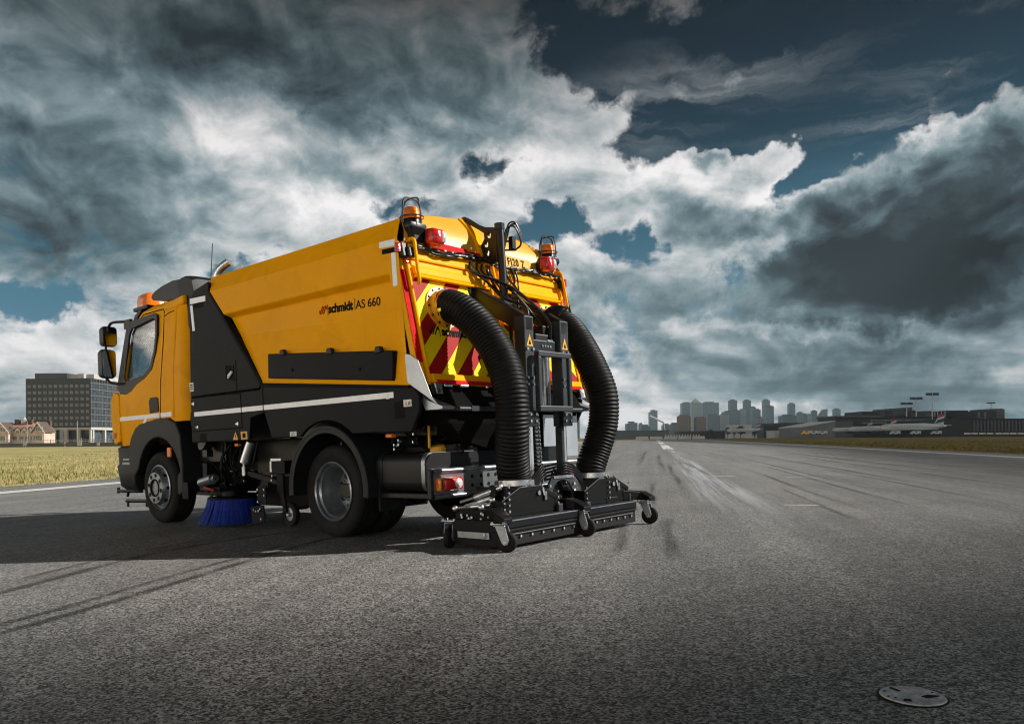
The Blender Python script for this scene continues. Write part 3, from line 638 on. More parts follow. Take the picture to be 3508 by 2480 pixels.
# ---- chassis and everything dark under the body
bm = nb()
for s in (1, -1): box(bm, -1.28, 4.6, s*.43-.04, s*.43+.04, .62, .86)
for x in (-1.1, -.4, .5, 1.4, 2.3): box(bm, x-.04, x+.04, -.43, .43, .66, .82)
box(bm, 2.3, 2.9, -.9, .9, .75, 1.25); box(bm, -.1, .1, -.95, .95, .38, .52); box(bm, 3.46, 3.66, -.9, .9, .36, .46)
sphere(bm, (0, 0, .45), .22, 8); box(bm, .55, 2.2, -.85, .55, .55, 1.1); box(bm, 2.95, 3.2, -.6, .6, .5, 1.2); box(bm, .9, 2.2, .3, .95, .98, 1.55)
box(bm, -1.2, -.72, -.95, .55, .5, .95); box(bm, -.7, .9, -.9, .9, .98, 1.35); box(bm, -1.25, -.7, .3, .9, .95, 1.30)
box(bm, .62, 2.95, -.75, .10, .16, .62); box(bm, 2.9, 3.9, -.6, .45, .30, .70); box(bm, -1.2, -.55, -.8, .2, .34, .56)
P('chassis', bm, M['bsteel'], bevel=.012)
bm = nb(); box(bm, 2.52, 2.84, -1.0, .98, .95, 2.70); box(bm, 2.5, 2.62, .4, 1.02, 1.55, 2.3); lathe(bm, [(0, -.03), (.2, -.02), (.21, .02), (0, .04)], (2.72, .98, 1.28), (0, 1, 0), 20); P('radiator_housing', bm, M['dust'], bevel=.02)

# ---- grey fairings on both sides
SIL = M['silver']
for s in (1, -1):
    y = 1.2*s; yi = 1.16*s
    bm = nb(); prism(bm, [(2.51, 1.52), (2.46, 2.64), (2.36, 2.74), (2.02, 2.80), (2.02, 2.68), (1.045, 1.585), (1.06, 1.52)], 'y', yi, y)
    box(bm, 2.0, 2.48, s*.3, s*1.165, 2.3, 2.68)
    up = P('upper_fairing', bm, G, bevel=.012)
    low = [(2.51, 1.51), (2.51, .99), (1.285, .99), (1.25, 1.22), (.985, 1.262), (.86, .995), (.50, .995), *arc(-.05, .47, .665, 52, 128, 12), (-.72, .995), (-1.255, .985), (-1.36, 1.15), (-1.375, 1.29), (-1.30, 1.37), (-1.05, 1.385), (1.0, 1.55), (1.06, 1.51)]
    bm = nb(); prism(bm, low, 'y', yi, y-.001*s); lo = P('lower_fairing', bm, G, bevel=.010)
    if s < 0: continue
    for pts in ([(2.44, 2.66), (2.09, 2.645), (2.09, 2.585), (2.44, 2.595)], [(2.44, 2.58), (2.385, 2.58), (2.345, 2.28), (2.40, 2.28)]):
        bm = nb(); prism(bm, pts, 'y', 1.19, 1.203); P('reflective_tape', bm, SIL, up)
    bm = nb(); prism(bm, [(2.36, 2.60), (2.14, 2.59), (2.14, 2.53), (2.36, 2.535)], 'y', 1.19, 1.2015); P('vent', bm, M['ink'], up)
    bm = nb(); plate(bm, [(1.715, 1.835), (1.55, 1.82), (1.54, 1.635), (1.71, 1.645)], [[(1.70, 1.82), (1.565, 1.807), (1.555, 1.65), (1.695, 1.66)]], 'y', 1.19, 1.206); P('latch_frame', bm, G, up)
    bm = nb(); prism(bm, [(1.70, 1.82), (1.565, 1.807), (1.555, 1.65), (1.695, 1.66)], 'y', 1.19, 1.2012); P('latch_recess', bm, M['ink'], up)
    bm = nb(); prism(bm, [(1.655, 1.675), (1.64, 1.665), (1.56, 1.72), (1.552, 1.745), (1.575, 1.75), (1.64, 1.715)], 'y', 1.205, 1.222); P('latch', bm, M['white'], up, bevel=.006)
    bm = nb(); prism(bm, [(2.515, 1.69), (2.425, 1.688), (2.425, 1.585), (2.51, 1.588)], 'y', 1.19, 1.2025); P('label', bm, M['white'], up)
    for k in range(3):
        bm = nb(); box(bm, 2.44, 2.50, 1.2, 1.2035, 1.655-k*.025, 1.668-k*.025); P('label_print', bm, M['ink'], up)
    bm = nb()
    for x, z in ((1.95, 2.30), (1.88, 1.98), (1.70, 1.98), (2.25, 2.45)): lathe(bm, [(.012, 0), (.01, .004), (0, .005)], (x, 1.2, z), (0, 1, 0), 10)
    P('bolt', bm, M['black'], up)
    # rubber edge along the hopper's sloping front
    bm = nb(); prism(bm, [(2.03, 2.68), (1.05, 1.585), (1.02, 1.535), (-1.25, 1.36), (-1.25, 1.385), (.99, 1.575), (1.99, 2.68)], 'y', 1.15, 1.208); P('edge_seal', bm, M['ink'], up)
    # the long silver stripe, broken at the door and the join
    for a, b in ((2.43, 1.425), (1.41, 1.005), (.985, -1.045)):
        bm = nb(); box(bm, b, a, 1.19, 1.2025, 1.292, 1.343); P('reflective_tape', bm, SIL, lo)
    def groove(pts, par, y=1.199, r=.006):
        bm = nb(); tube(bm, [(x, y, z) for x, z in pts], r, 4); P('panel_seam', bm, M['ink'], par)
    groove([(2.50, 1.515), (1.50, 1.50), (1.43, 1.49)], lo); groove([(1.43, 1.50), (1.415, 1.13), (1.40, 1.125), (2.50, 1.12)], lo); groove([(1.0, 1.53), (.985, 1.27)], lo); groove([(1.5, 1.86), (1.49, 1.5)], up, 1.2)
    bm = nb()
    for x, z in ((2.44, 1.44), (2.36, 1.165), (1.50, 1.17)):
        lathe(bm, [(.022, 0), (.02, .006), (0, .007)], (x, 1.2, z), (0, 1, 0), 12); box(bm, x-.03, x+.03, 1.205, 1.213, z-.005, z+.005)
    P('door_latch', bm, M['steel'], lo)
    bm = nb(); box(bm, 2.18, 2.32, 1.19, 1.2012, 1.0, 1.09); P('vent', bm, M['ink'], lo)
    # warning labels
    bm = nb(); prism(bm, [(1.605, .998), (1.50, .998), (1.552, 1.085)], 'y', 1.19, 1.2025); P('warning_triangle', bm, M['sticker'], lo)
    bm = nb(); prism(bm, [(1.447, 1.085), (1.32, 1.083), (1.315, .998), (1.44, .997)], 'y', 1.19, 1.2025); P('warning_label', bm, M['sticker'], lo)
    bm = nb(); box(bm, 1.548, 1.557, 1.2, 1.2035, 1.02, 1.055); box(bm, 1.35, 1.41, 1.2, 1.2035, 1.015, 1.065); P('label_print', bm, M['ink'], lo)
    bm = nb(); box(bm, .42, .53, 1.19, 1.2025, 1.003, 1.05); P('label', bm, M['white'], lo)
    bm = nb(); box(bm, .44, .51, 1.2, 1.2035, 1.015, 1.022); box(bm, .44, .51, 1.2, 1.2035, 1.03, 1.036); P('label_print', bm, M['frame'], lo)
    bm = nb(); prism(bm, [(-1.05, 1.25), (-1.175, 1.255), (-1.18, 1.11), (-1.06, 1.105)], 'y', 1.19, 1.2015); P('latch_recess', bm, M['ink'], lo)
    bm = nb(); box(bm, -1.275, -1.175, 1.19, 1.2035, 1.205, 1.265); P('label', bm, M['white'], lo)
    bm = nb(); prism(bm, [(-1.185, 1.213), (-1.23, 1.213), (-1.2075, 1.255)], 'y', 1.2, 1.2045); P('warning_triangle', bm, M['sticker'], lo)
    bm = nb(); box(bm, -1.245, -1.238, 1.2, 1.2045, 1.215, 1.245); box(bm, -1.262, -1.252, 1.2, 1.2045, 1.215, 1.25); P('label_print', bm, M['ink'], lo)
    bm = nb(); box(bm, -.99, -.95, 1.19, 1.2025, 1.285, 1.33) ; P('label', bm, M['white'], lo)

# ---- hopper
bm = nb()
def side_rows(s):
    # (x front, x rear, y, z front, z rear)
    R_ = [(2.18, -1.08, 1.08, 2.88, 2.88), (2.0, -1.165, 1.2, 2.675, 2.675), (1.72, -1.04, 1.2, 2.385, 2.375), (1.68, -1.04, 1.127, 2.345, 2.325), (1.50, -1.06, 1.130, 2.13, 2.025), (1.06, -1.24, 1.19, 1.61, 1.425), (1.03, -1.25, 1.2, 1.575, 1.385)]
    return [(a, b, s*y, c, d) for a, b, y, c, d in R_]
for s in (1, -1):
    rr = side_rows(s); fr = []; re = []
    for xf, xr, y, zf, zr in rr: fr.append(bm.verts.new((xf, y, zf))); re.append(bm.verts.new((xr, y, zr)))
    for i in range(len(rr)-1): face(bm, [fr[i], re[i], re[i+1], fr[i+1]])
    # the flush rear margin behind the recessed panel
    m_ = [bm.verts.new(p) for p in ((-1.165, s*1.2, 2.675), (-1.25, s*1.2, 1.385), (-1.24, s*1.19, 1.425), (-1.06, s*1.13, 2.025), (-1.04, s*1.127, 2.325), (-1.04, s*1.2, 2.375))]
    face(bm, m_)
    if s > 0: F1, E1 = fr, re
    else: F2, E2 = fr, re
for i in range(len(F1)-1): face(bm, [F1[i], F1[i+1], F2[i+1], F2[i]])
face(bm, [F1[-1], E1[-1], E2[-1], F2[-1]])
roof = [(1.08, 2.88, -1.08), (.75, 2.985, -1.0), (.4, 3.05, -.93), (0, 3.085, -.90), (-.4, 3.05, -.93), (-.75, 2.985, -1.0), (-1.08, 2.88, -1.08)]
ra = [bm.verts.new((2.18, y, z)) for y, z, x in roof]; rb = [bm.verts.new((x, y, z)) for y, z, x in roof]
for i in range(6): face(bm, [ra[i], ra[i+1], rb[i+1], rb[i]])
face(bm, ra)
bmesh.ops.remove_doubles(bm, verts=bm.verts, dist=.0005)
hop = P('hopper', bm, Y, bevel=.012)
# raised rear hood, bulging, catching the sun
bm = nb(); n = 16; rows = []
for j in range(7):
    t = j/6; row = []
    for i in range(n+1):
        y = 1.1 - 2.2*i/n; k = abs(y)/1.1
        zt = 3.085 - .2*k**1.7; xt = -.90 - .18*k**1.6; zb, xb = 2.66, -1.14
        e = math.sin(t*PI)*.045*(1-.4*k)
        row.append(bm.verts.new((xt+(xb-xt)*t - e, y, zt+(zb-zt)*t + e*.4)))
    rows.append(row)
for a, b in zip(rows, rows[1:]):
    for i in range(n): face(bm, [a[i], a[i+1], b[i+1], b[i]])
P('rear_hood', bm, M.setdefault('hoodyellow', mat('hood_paint', (0.74, 0.36, 0.02), 0.38, 0, 0.4, var=0.05, vscale=1.5, bump=.25, bscale=3.0)), hop, smooth=60)
bm = nb(); prism(bm, [(2.93, -.99), (2.93, -.99)], 'x', 0, 0) if False else None
strap = bez([(-.895, .11, 3.09), (-1.0, .10, 2.98), (-1.09, .09, 2.85), (-1.155, .08, 2.67)], 6)
rows = [[(p.x-.022, p.y-.05, p.z+.004), (p.x-.022, p.y+.05, p.z+.004), (p.x+.02, p.y+.05, p.z-.01), (p.x+.02, p.y-.05, p.z-.01)] for p in strap]; loft(bm, rows); P('hood_rib', bm, Y, hop, bevel=.006)
# locker flap on the side
bm = nb(); prism(bm, [(.845, 1.862), (-1.08, 1.702), (-1.065, 1.44), (.855, 1.612)], 'y', 1.16, 1.222); lk = P('locker_flap', bm, G, hop, bevel=.008)
bm = nb()
for x in (.58, -.19, -.89): prism(bm, [(x+.05, 1.84+(x-.845)*.083), (x+.03, 1.90+(x-.845)*.083), (x-.03, 1.90+(x-.845)*.083), (x-.05, 1.84+(x-.845)*.083)], 'y', 1.19, 1.237)
P('hinge', bm, K, lk, bevel=.008)
bm = nb(); 
for x in (.42, -.62): lathe(bm, [(.02, 0), (.018, .006), (0, .007)], (x, 1.222, 1.66+(x-.42)*.08), (0, 1, 0), 12)
P('latch', bm, M['ink'], lk)
for pts in ([(-.93, 2.672), (-1.135, 2.662), (-1.135, 2.605), (-.93, 2.618)], [(-1.085, 2.562), (-1.14, 2.558), (-1.152, 2.255), (-1.095, 2.258)]):
    bm = nb(); prism(bm, pts, 'y', 1.195, 1.2035); P('reflective_tape', bm, SIL, hop)
bm = nb(); prism(bm, [(-.965, 2.60), (-1.135, 2.592), (-1.135, 2.548), (-.965, 2.558)], 'y', 1.195, 1.2045); P('tape_dark_bar', bm, M['ink'], hop)  # plain black bar below the tape
# lettering on the side
tl = (-1, 0, -.038); tu = (-.0, 0, 1)
yT = 1.132
def sidey(z): return 1.157
Lm = lambda x, z: axes((x, yT, z), tl, tu)
text('lettering', 'schmidt', .118, Lm(-.075, 2.168), M['ink'], hop, .0042, .99)
text('lettering', 'AS 660', .112, Lm(-.487, 2.152), M['ink'], hop, .0004, 1.08)
bm = nb()
for x in (-.062, -.472): prism(bm, [(x, 2.145), (x-.004, 2.145), (x-.004, 2.25), (x, 2.25)], 'y', 1.12, 1.1325)
P('lettering', bm, M['ink'], hop)
def logo(Mx, k, m, par):
    bm = nb()
    for q in ([(0, .035), (.010, .035), (.018, .018), (.046, .07), (.058, .07), (.018, 0), (.008, 0)], [(.030, 0), (.042, 0), (.082, .07), (.070, .07)], [(.056, 0), (.068, 0), (.100, .055), (.104, .038), (.114, .038), (.108, .07), (.096, .07)]):
        prism(bm, [(a*k, b*k) for a, b in q], 'z', -.001, .0015)
    for v in bm.verts: v.co = Mx @ v.co
    P('emblem', bm, m, par)
logo(Lm(.072, 2.172), 1.08, M['redink'], hop)
# polished exhaust stub, aerial
bm = nb(); tube(bm, bez([(2.42, .88, 2.86), (2.40, .87, 2.98), (2.34, .84, 3.06), (2.26, .79, 3.12)], 5), .05, 14); P('exhaust_stack', bm, M['alu'], smooth=50)
bm = nb(); tube(bm, [(2.25, 1.04, 2.85), (2.25, 1.0, 3.30)], .0045, 5); P('aerial', bm, M['bsteel'])

# ---- tailgate: sloping plane, bottom further back
def tgx(z, off=0.0): return -1.13 - .22*(2.65-z) - off
def tg(y, z, off=0.0): return (tgx(z, off), y, z)
TN = Vector((-1, 0, .215)).normalized()
def tgbox(bm, y0, y1, z0, z1, o0, o1, mi=0):
    v = [bm.verts.new(tg(y, z, o)) for y in (y0, y1) for z in (z0, z1) for o in (o0, o1)]
    for q in ((0, 1, 3, 2), (4, 6, 7, 5), (0, 4, 5, 1), (2, 3, 7, 6), (0, 2, 6, 4), (1, 5, 7, 3)): face(bm, [v[i] for i in q], mi)
bm = nb(); tgbox(bm, -1.12, 1.12, 1.385, 2.66, -.06, .0); gate = P('tailgate', bm, Y, bevel=.006)
bm = nb()
for z0, z1, o in ((2.575, 2.615, .02), (2.50, 2.575, .035), (2.445, 2.50, .012), (2.365, 2.445, .045), (2.335, 2.365, .06)):
    for ya, yb in ((1.06, .10), (-.10, -1.06)): tgbox(bm, yb, ya, z0, z1, .0, o)
tgbox(bm, .11, .075, 2.0, 2.66, 0, .07); tgbox(bm, .02, -.015, 2.0, 2.66, 0, .07); tgbox(bm, -.07, -.10, 2.0, 2.66, 0, .05)
P('tailgate_ribs', bm, Y, gate, bevel=.016)
bm = nb()
for s in (1, -1): tgbox(bm, s*1.095, s*1.12, 1.40, 2.66, -.05, .022)
tgbox(bm, -1.095, 1.095, 1.40, 1.478, 0, .05)
P('tailgate_frame', bm, Y, gate, bevel=.010)
for s in (1, -1):
    bm = nb(); tgbox(bm, s*1.122, s*1.197, 1.42, 2.66, -.08, -.014); P('rear_post', bm, Y, gate, bevel=.006)
    bm = nb(); tgbox(bm, s*1.124, s*1.192, 1.58, 2.40, -.02, -.0095); P('red_tape', bm, M['redtape'], gate)
bm = nb(); tgbox(bm, -1.06, 1.06, 1.392, 1.425, .045, .058); P('red_tape', bm, M['redtape'], gate)
bm = nb(); tgbox(bm, -1.095, 1.095, 1.478, 2.335, 0, .006); P('chevron_panel', bm, M['chevron'], gate)
TM = lambda y, z: axes(tg(y, z, .0095), (0, -1, 0), (.215, 0, 1))
text('lettering', 'schmidt', .112, TM(.845, 1.835), M['ink'], gate, .004, .98)
logo(TM(1.0, 1.835), 1.1, M['ink'], gate)
bm = nb(); tgbox(bm, .872, .867, 1.82, 1.92, .006, .0085); P('lettering', bm, M['ink'], gate)
# round hose inlets with bolted flanges
for s in (1, -1):
    bm = nb(); lathe(bm, [(.0, .0), (.195, .0), (.195, .022), (.155, .022), (.15, .09), (0, .09)], tg(s*.78, 2.09, .0), TN, 32)
    fl = P('inlet_flange', bm, M['hoodyellow'], gate, smooth=35)
    bm = nb()
    for i in range(12): c = Vector(tg(s*.78, 2.09)) + TN*.022; u, v = frame_of(TN); a = 2*PI*i/12; cyl(bm, c+(u*math.cos(a)+v*math.sin(a))*.176, c+(u*math.cos(a)+v*math.sin(a))*.176+TN*.012, .010, 6)
    P('bolt', bm, M['bsteel'], fl)
# red bar, number plate, harness
bm = nb(); tgbox(bm, .85, .30, 2.655, 2.715, .012, .03); P('red_tape', bm, M['redtape'], gate); bm = nb(); tgbox(bm, .29, .11, 2.645, 2.70, .02, .045); P('rear_reflector', bm, M['red'], gate, bevel=.006)
bm = nb(); tgbox(bm, -.20, -.665, 2.638, 2.752, .03, .036); npl = P('number_plate', bm, M['plateyellow'], gate, bevel=.003)
text('lettering', 'FJ20 Z', .112, axes(tg(-.275, 2.655, .0395), (0, -1, 0), (.215, 0, 1)), M['ink'], npl, .001, .76, spacing=1.22)
bm = nb()
for k in range(4):
    random.seed(k+3)
    pts = [tg(1.02-2.08*i/16, 2.615+random.uniform(-.02, .02)-.02*math.sin(i*.8), .055+random.uniform(0, .03)) for i in range(17)]
    tube(bm, bez(pts, 3), .012, 6)
tube(bm, bez([tg(-1.0, 2.60, .05), tg(-1.10, 2.55, .05), tg(-1.16, 2.42, .05), tg(-1.17, 2.1, .05), tg(-1.16, 1.9, .04)], 5), .014, 6)
P('cable_harness', bm, M['bsteel'], gate, smooth=60)
bm = nb()
for i in range(22): c = tg(.95-1.95*i/21, 2.615+random.uniform(-.015, .015), .085); box(bm, c[0]-.006, c[0]+.004, c[1]-.012, c[1]+.012, c[2]-.006, c[2]+.006)
P('cable_tie', bm, M['steel'], gate)
for s in (1, -1):
    bm = nb(); tube(bm, bez([(-1.16, s*1.06, 2.68), (-1.235, s*1.07, 2.66), (-1.255, s*1.075, 2.58), (-1.28, s*1.08, 2.42), (-1.30, s*1.08, 2.30), (-1.27, s*1.07, 2.27)], 5), .016, 8); P('grab_tube', bm, Y, gate, smooth=60)
    bm = nb(); tgbox(bm, s*1.10, s*1.19, 2.50, 2.64, .0, .06); tgbox(bm, s*1.06, s*1.14, 2.50, 2.60, .03, .09); P('hinge_bracket', bm, K, gate, bevel=.015)
    bm = nb(); box(bm, -1.20, -1.15, s*1.19, s*1.225, 2.54, 2.625); tgbox(bm, s*1.12, s*1.165, 2.44, 2.48, .045, .06); P('rear_reflector', bm, M['red'], gate, bevel=.008)
# beacons in wire cages on a folded bracket
for s in (1, -1):
    cx, cy, cz = -1.13, s*.985, 2.795
    be = empty('beacon', (cx, cy, cz)); be.parent = truck
    bm = nb(); loft(bm, [[(x, y, z) for x, y in rrect(-a, a, -b, b, .015, .015, 2)] for z, a, b in ((.03, .085, .098), (.0, .09, .102), (-.015, .088, .10), (-.10, .045, .055), (-.125, .035, .045))]); lathe(bm, [(0, .02), (.080, .02), (.080, .06), (.074, .075), (0, .075)], (0, 0, 0), (0, 0, 1), 20); P('beacon_base', bm, M['bsteel'], be, smooth=40)
    bm = nb(); lathe(bm, [(0, .075), (.084, .075), (.084, .10), (.076, .105), (.076, .14), (.072, .145), (.07, .168), (.06, .18), (.036, .187), (0, .188)], (0, 0, 0), (0, 0, 1), 24); P('lens', bm, M['amber'], be, smooth=50)
    bm = nb()
    for a in (0, PI/2):
        dx, dy = math.cos(a), math.sin(a)
        tube(bm, bez([(-.112*dx, -.112*dy, .03), (-.108*dx, -.108*dy, .15), (-.094*dx, -.094*dy, .232), (-.055*dx, -.055*dy, .262), (.055*dx, .055*dy, .262), (.094*dx, .094*dy, .232), (.108*dx, .108*dy, .15), (.112*dx, .112*dy, .03)], 4), .0085 if a else .006, 6)
    tube(bm, [(math.cos(2*PI*k/20)*.106, math.sin(2*PI*k/20)*.106, .095) for k in range(21)], .005, 5)
    P('wire_cage', bm, M['bsteel'], be, smooth=60)
    # red lamp clusters on black arms beside them
    lm = empty('rear_lamp', (-1.19, s*.82, 2.72)); lm.parent = truck
    bm = nb(); loft(bm, [[(x, y, z) for y, z in rrect(-a, a, -b, b, .03, .03, 4)] for x, a, b in ((.05, .06, .05), (.0, .085, .075), (-.03, .09, .08))]); tube(bm, [(.03, s*.03, -.02), (.05, s*.14, .02)], .03, 8); box(bm, .0, .06, s*.05, s*.2, -.04, .03); P('lamp_housing', bm, K, lm, bevel=.005, smooth=40)
    bm = nb(); loft(bm, [[(x, y, z) for y, z in rrect(-a, a, -b, b, .04, .04, 5)] for x, a, b in ((-.03, .088, .078), (-.085, .084, .074), (-.115, .07, .062), (-.128, .04, .035))]); P('lens', bm, M['red'], lm, smooth=50)
    bm = nb(); loft(bm, [[(x, y-.045, z) for y, z in rrect(-a, a, -b, b, .02, .02, 4)] for x, a, b in ((-.09, .028, .05), (-.122, .028, .05), (-.132, .018, .038))]); P('clear_lens', bm, M['clear'], lm, smooth=50)
# stainless side deflectors and the trough under the gate
for s in (1, -1):
    bm = nb(); prism(bm, [(-1.22, 1.66), (-1.29, 1.645), (-1.38, 1.59), (-1.53, 1.275), (-1.60, 1.20), (-1.24, 1.41)], 'y', s*1.212, s*1.204)
    loft(bm, [[(-1.24, s*1.212, 1.41), (-1.60, s*1.212, 1.20)], [(-1.24, s*1.17, 1.385), (-1.60, s*1.17, 1.175)]], cap=False, close=False)
    dp = P('side_deflector', bm, M['stainless'], bevel=.003)
    bm = nb(); prism(bm, [(-1.30, 1.30), (-1.42, 1.245), (-1.59, 1.19), (-1.58, 1.165), (-1.38, 1.165)], 'y', s*1.14, s*1.0); P('deflector_lip', bm, M['stainless'], dp, bevel=.003)
    bm = nb(); tgbox(bm, s*1.02, s*1.10, 1.30, 1.40, .0, .06); P('catch', bm, M['steel'], dp, bevel=.01)
bm = nb()
loft(bm, [[(-1.40, y, 1.385), (-1.50, y, 1.19), (-1.50, y, 1.15), (-1.1, y, 1.15), (-1.1, y, 1.385)] for y in (1.0, -1.0)])
tr_ = P('discharge_trough', bm, M['matt'], bevel=.006)
bm = nb(); tube(bm, [(-1.505, 1.03, 1.175), (-1.505, -1.0, 1.175)], .022, 10); box(bm, -1.53, -1.49, .60, .72, 1.155, 1.20); P('hinge_rail', bm, M['frame'], tr_, smooth=40)
bm = nb()
for y0, y1 in ((1.0, .9), (.80, .70), (.47, .44), (.34, .26), (.20, .12), (-.3, -.42), (-.7, -.8)): box(bm, tgx(1.385)-.075, tgx(1.385)-.05, y0, y1, 1.365, 1.388)
P('latch_bar', bm, M['steel'], tr_, bevel=.006)
bm = nb(); loft(bm, [[(xf, y0, z), (xf, y1, z), (xr, y1, z), (xr, y0, z)] for z, xf, xr, y0, y1 in ((1.15, -1.0, -1.45, .97, -.99), (1.05, -1.0, -1.43, .92, -.99), (.90, -1.0, -1.36, .70, -.80), (.80, -1.0, -1.33, .25, -.55))]); P('water_tank', bm, M['matt'], bevel=.02)
bm = nb(); box(bm, -1.445, -1.44, -.40, -.70, .81, 1.13); box(bm, -1.443, -1.40, -.78, -.98, .70, 1.14); P('splash_panel', bm, M['stainless'], bevel=.002)
bm = nb(); lathe(bm, [(.055, 0), (.05, .012), (.03, .014), (0, .004)], (-1.375, .62, 1.04), (-1, 0, .3), 16); P('filler_cap', bm, M['steel'])

# ---- rear bumper with the tail lamps
bm = nb(); tube(bm, [(-1.40, 1.10, .64), (-1.40, -1.10, .64)], .026, 12); tube(bm, [(-1.40, 1.10, .42), (-1.40, -1.10, .42)], .022, 12)
rb = P('rear_bumper', bm, M['wheelsteel'], smooth=60)
bm = nb(); box(bm, -1.405, -1.375, -1.12, 1.12, .43, .63); P('bumper_plate', bm, M['bplate'], rb, bevel=.006)
bm = nb()
for z in (.575, .495):
    for y in (.62, .50, .40, .30, -.3, -.45, -.6): lathe(bm, [(.018, 0), (.018, .003), (0, .003)], (-1.405, y, z), (-1, 0, 0), 12)
P('bolt_hole', bm, M['ink'], rb)
bm = nb()
for s in (1, -1):
    box(bm, -1.42, -1.37, s*1.105, s*1.15, .40, .66); box(bm, -1.3, -1.2, s*.4, s*.5, .42, .62)
P('bumper_bracket', bm, M['bsteel'], rb, bevel=.012)
for s in (1, -1):
    bm = nb()
    def lens(y0, y1, mi):
        loft(bm, [[(x, y, z) for y, z in rrect(min(y0, y1)+e, max(y0, y1)-e, .468+e, .585-e, .02, .02, 3)] for x, e in ((-1.405, 0), (-1.440, .002), (-1.452, .010), (-1.456, .02))], mi=mi)
    lens(s*1.075, s*1.015, 0); lens(s*1.013, s*.775, 1)
    P('tail_lamp', bm, [M['amber'], M['red']], rb, smooth=45)
    bm = nb(); lathe(bm, [(.045, 0), (.043, .010), (.03, .016), (0, .018)], (-1.452, s*.845, .527), (-1, 0, 0), 20); P('reverse_lens', bm, M['clear'], rb, smooth=50)

# ---- fuel tank with straps, yellow cap
bm = nb(); prism(bm, [(y, z) for y, z in rrect(.45, 1.10, .46, .80, .09, .05, 6)], 'x', -1.335, -.66); tk = P('fuel_tank', bm, M['black'], smooth=40)
for x in (-1.285, -.72):
    bm = nb(); pr = rrect(.445, 1.106, .455, .806, .094, .054, 6); prism(bm, pr, 'x', x-.022, x+.022); P('tank_strap', bm, M['wheelsteel'] if x < -.8 else M['bsteel'], tk, smooth=40)
bm = nb(); lathe(bm, [(0, .0), (.07, 0), (.075, .03), (.06, .06), (0, .065)], (-1.17, .80, .80), (0, .2, 1), 16); P('yellow_cap', bm, M['sticker'], tk, bevel=.005)
bm = nb(); box(bm, -1.34, -.64, .5, 1.09, .40, .45); P('tank_bracket', bm, M['bsteel'], tk, bevel=.01)
bm = nb(); box(bm, -1.345, -1.325, 1.06, 1.085, .47, .58); P('side_reflector', bm, M['amber'], tk, bevel=.004)
bm = nb(); box(bm, -.95, -.87, 1.10, 1.16, .945, .98); P('side_marker', bm, M['amber'], bevel=.008)
# pipes and fittings in the gap above the tank
random.seed(11); bm = nb()
for k in range(14):
    x = random.uniform(-1.3, -.6); y = random.uniform(.5, .95); z = random.uniform(.85, 1.15)
    tube(bm, bez([(x, y, z), (x+random.uniform(-.15, .15), y+.05, z-.08), (x+random.uniform(-.25, .25), y, z+random.uniform(-.12, .05))], 4), random.choice((.008, .012, .018)), 6)
P('hydraulic_pipe', bm, M['bsteel'])
bm = nb()
for x, y, z in ((-.86, 1.0, .90), (-1.0, .95, .92), (-1.03, .97, .99), (-.8, 1.0, .86), (-1.18, .88, .98)): cyl(bm, (x, y, z), (x-.05, y+.01, z+.01), .012, 8); cyl(bm, (x, y, z-.03), (x, y, z+.03), .009, 8)
P('pipe_fitting', bm, M['steel']); bm = nb(); tube(bm, [(-1.16, .90, 1.12), (-1.16, .9, .84)], .012, 8); P('dipstick_tube', bm, M['sticker'])
# rear mudguards
for s in (1, -1):
    o = [(x, z) for x, z in arc(-.05, .47, .615, -6, 186, 30)]; i_ = [(x, z) for x, z in arc(-.05, .47, .585, 186, -6, 30)]
    bm = nb(); prism(bm, o+i_, 'y', s*.74, s*1.215); prism(bm, [(x, z) for x, z in arc(-.05, .47, .62, -6, 186, 30)]+[(x, z) for x, z in arc(-.05, .47, .545, 186, -6, 30)], 'y', s*1.20, s*1.212); mg = P('mudguard', bm, M['fender'], bevel=.008)
    bm = nb(); box(bm, -.70, -.675, s*.80, s*1.10, .28, .50); P('mud_flap', bm, M['rubber'], mg)

# ---- lifting frame on the back
FRM = M['frame']
bm = nb()
for s in (1, -1):
    box(bm, -1.84, -1.72, s*.265-.065, s*.265+.065, 1.0, 1.995); box(bm, -1.80, -1.72, s*.265-.04, s*.265+.04, .44, 1.0)
lf = P('lift_frame', bm, FRM, bevel=.008)
bm = nb()
for s in (1, -1):
    prism(bm, [(-1.84, 1.995), (-1.84, 1.86), (-1.70, 1.90), (-1.30, 2.12), (-1.19, 2.22), (-1.16, 2.335), (-1.22, 2.35)], 'y', s*.265-.055, s*.265+.055)
    prism(bm, [(-1.23, 2.36), (-1.15, 2.36), (-1.12, 2.10), (-1.23, 2.02)], 'y', s*.265-.11, s*.265+.11)
P('lift_arm', bm, M['bsteel'], lf, bevel=.010)
bm = nb()
for s in (1, -1): box(bm, -1.835, -1.825, s*.265+.02, s*.265+.05, .46, 1.02)
box(bm, -1.838, -1.80, .26, .30, .46, 1.02); P('slide_rail', bm, M['alu'], lf, bevel=.004)
bm = nb()
for s in (1, -1): box(bm, -1.852, -1.80, s*.265-.075, s*.265+.075, 1.03, 1.13); box(bm, -1.85, -1.80, s*.265-.075, s*.265+.075, 1.0, 1.04)
P('clamp_plate', bm, M['bsteel'], lf, bevel=.006)
pts = []
for s in (1, -1):
    for z in (1.05, 1.11): pts += [(-1.852, s*.265-.04, z), (-1.852, s*.265+.04, z)]
    for z in (1.70,): pts += [(-1.842, s*.265-.04, z), (-1.842, s*.265+.04, z)]
    for z in (1.38, 1.44): pts += [(-1.842, s*.265+.04, z), (-1.842, s*.265-.03, z)]
bm = nb(); bolts(bm, pts, (-1, 0, 0), .014, .012); P('bolt', bm, M['steel'], lf)
bm = nb()
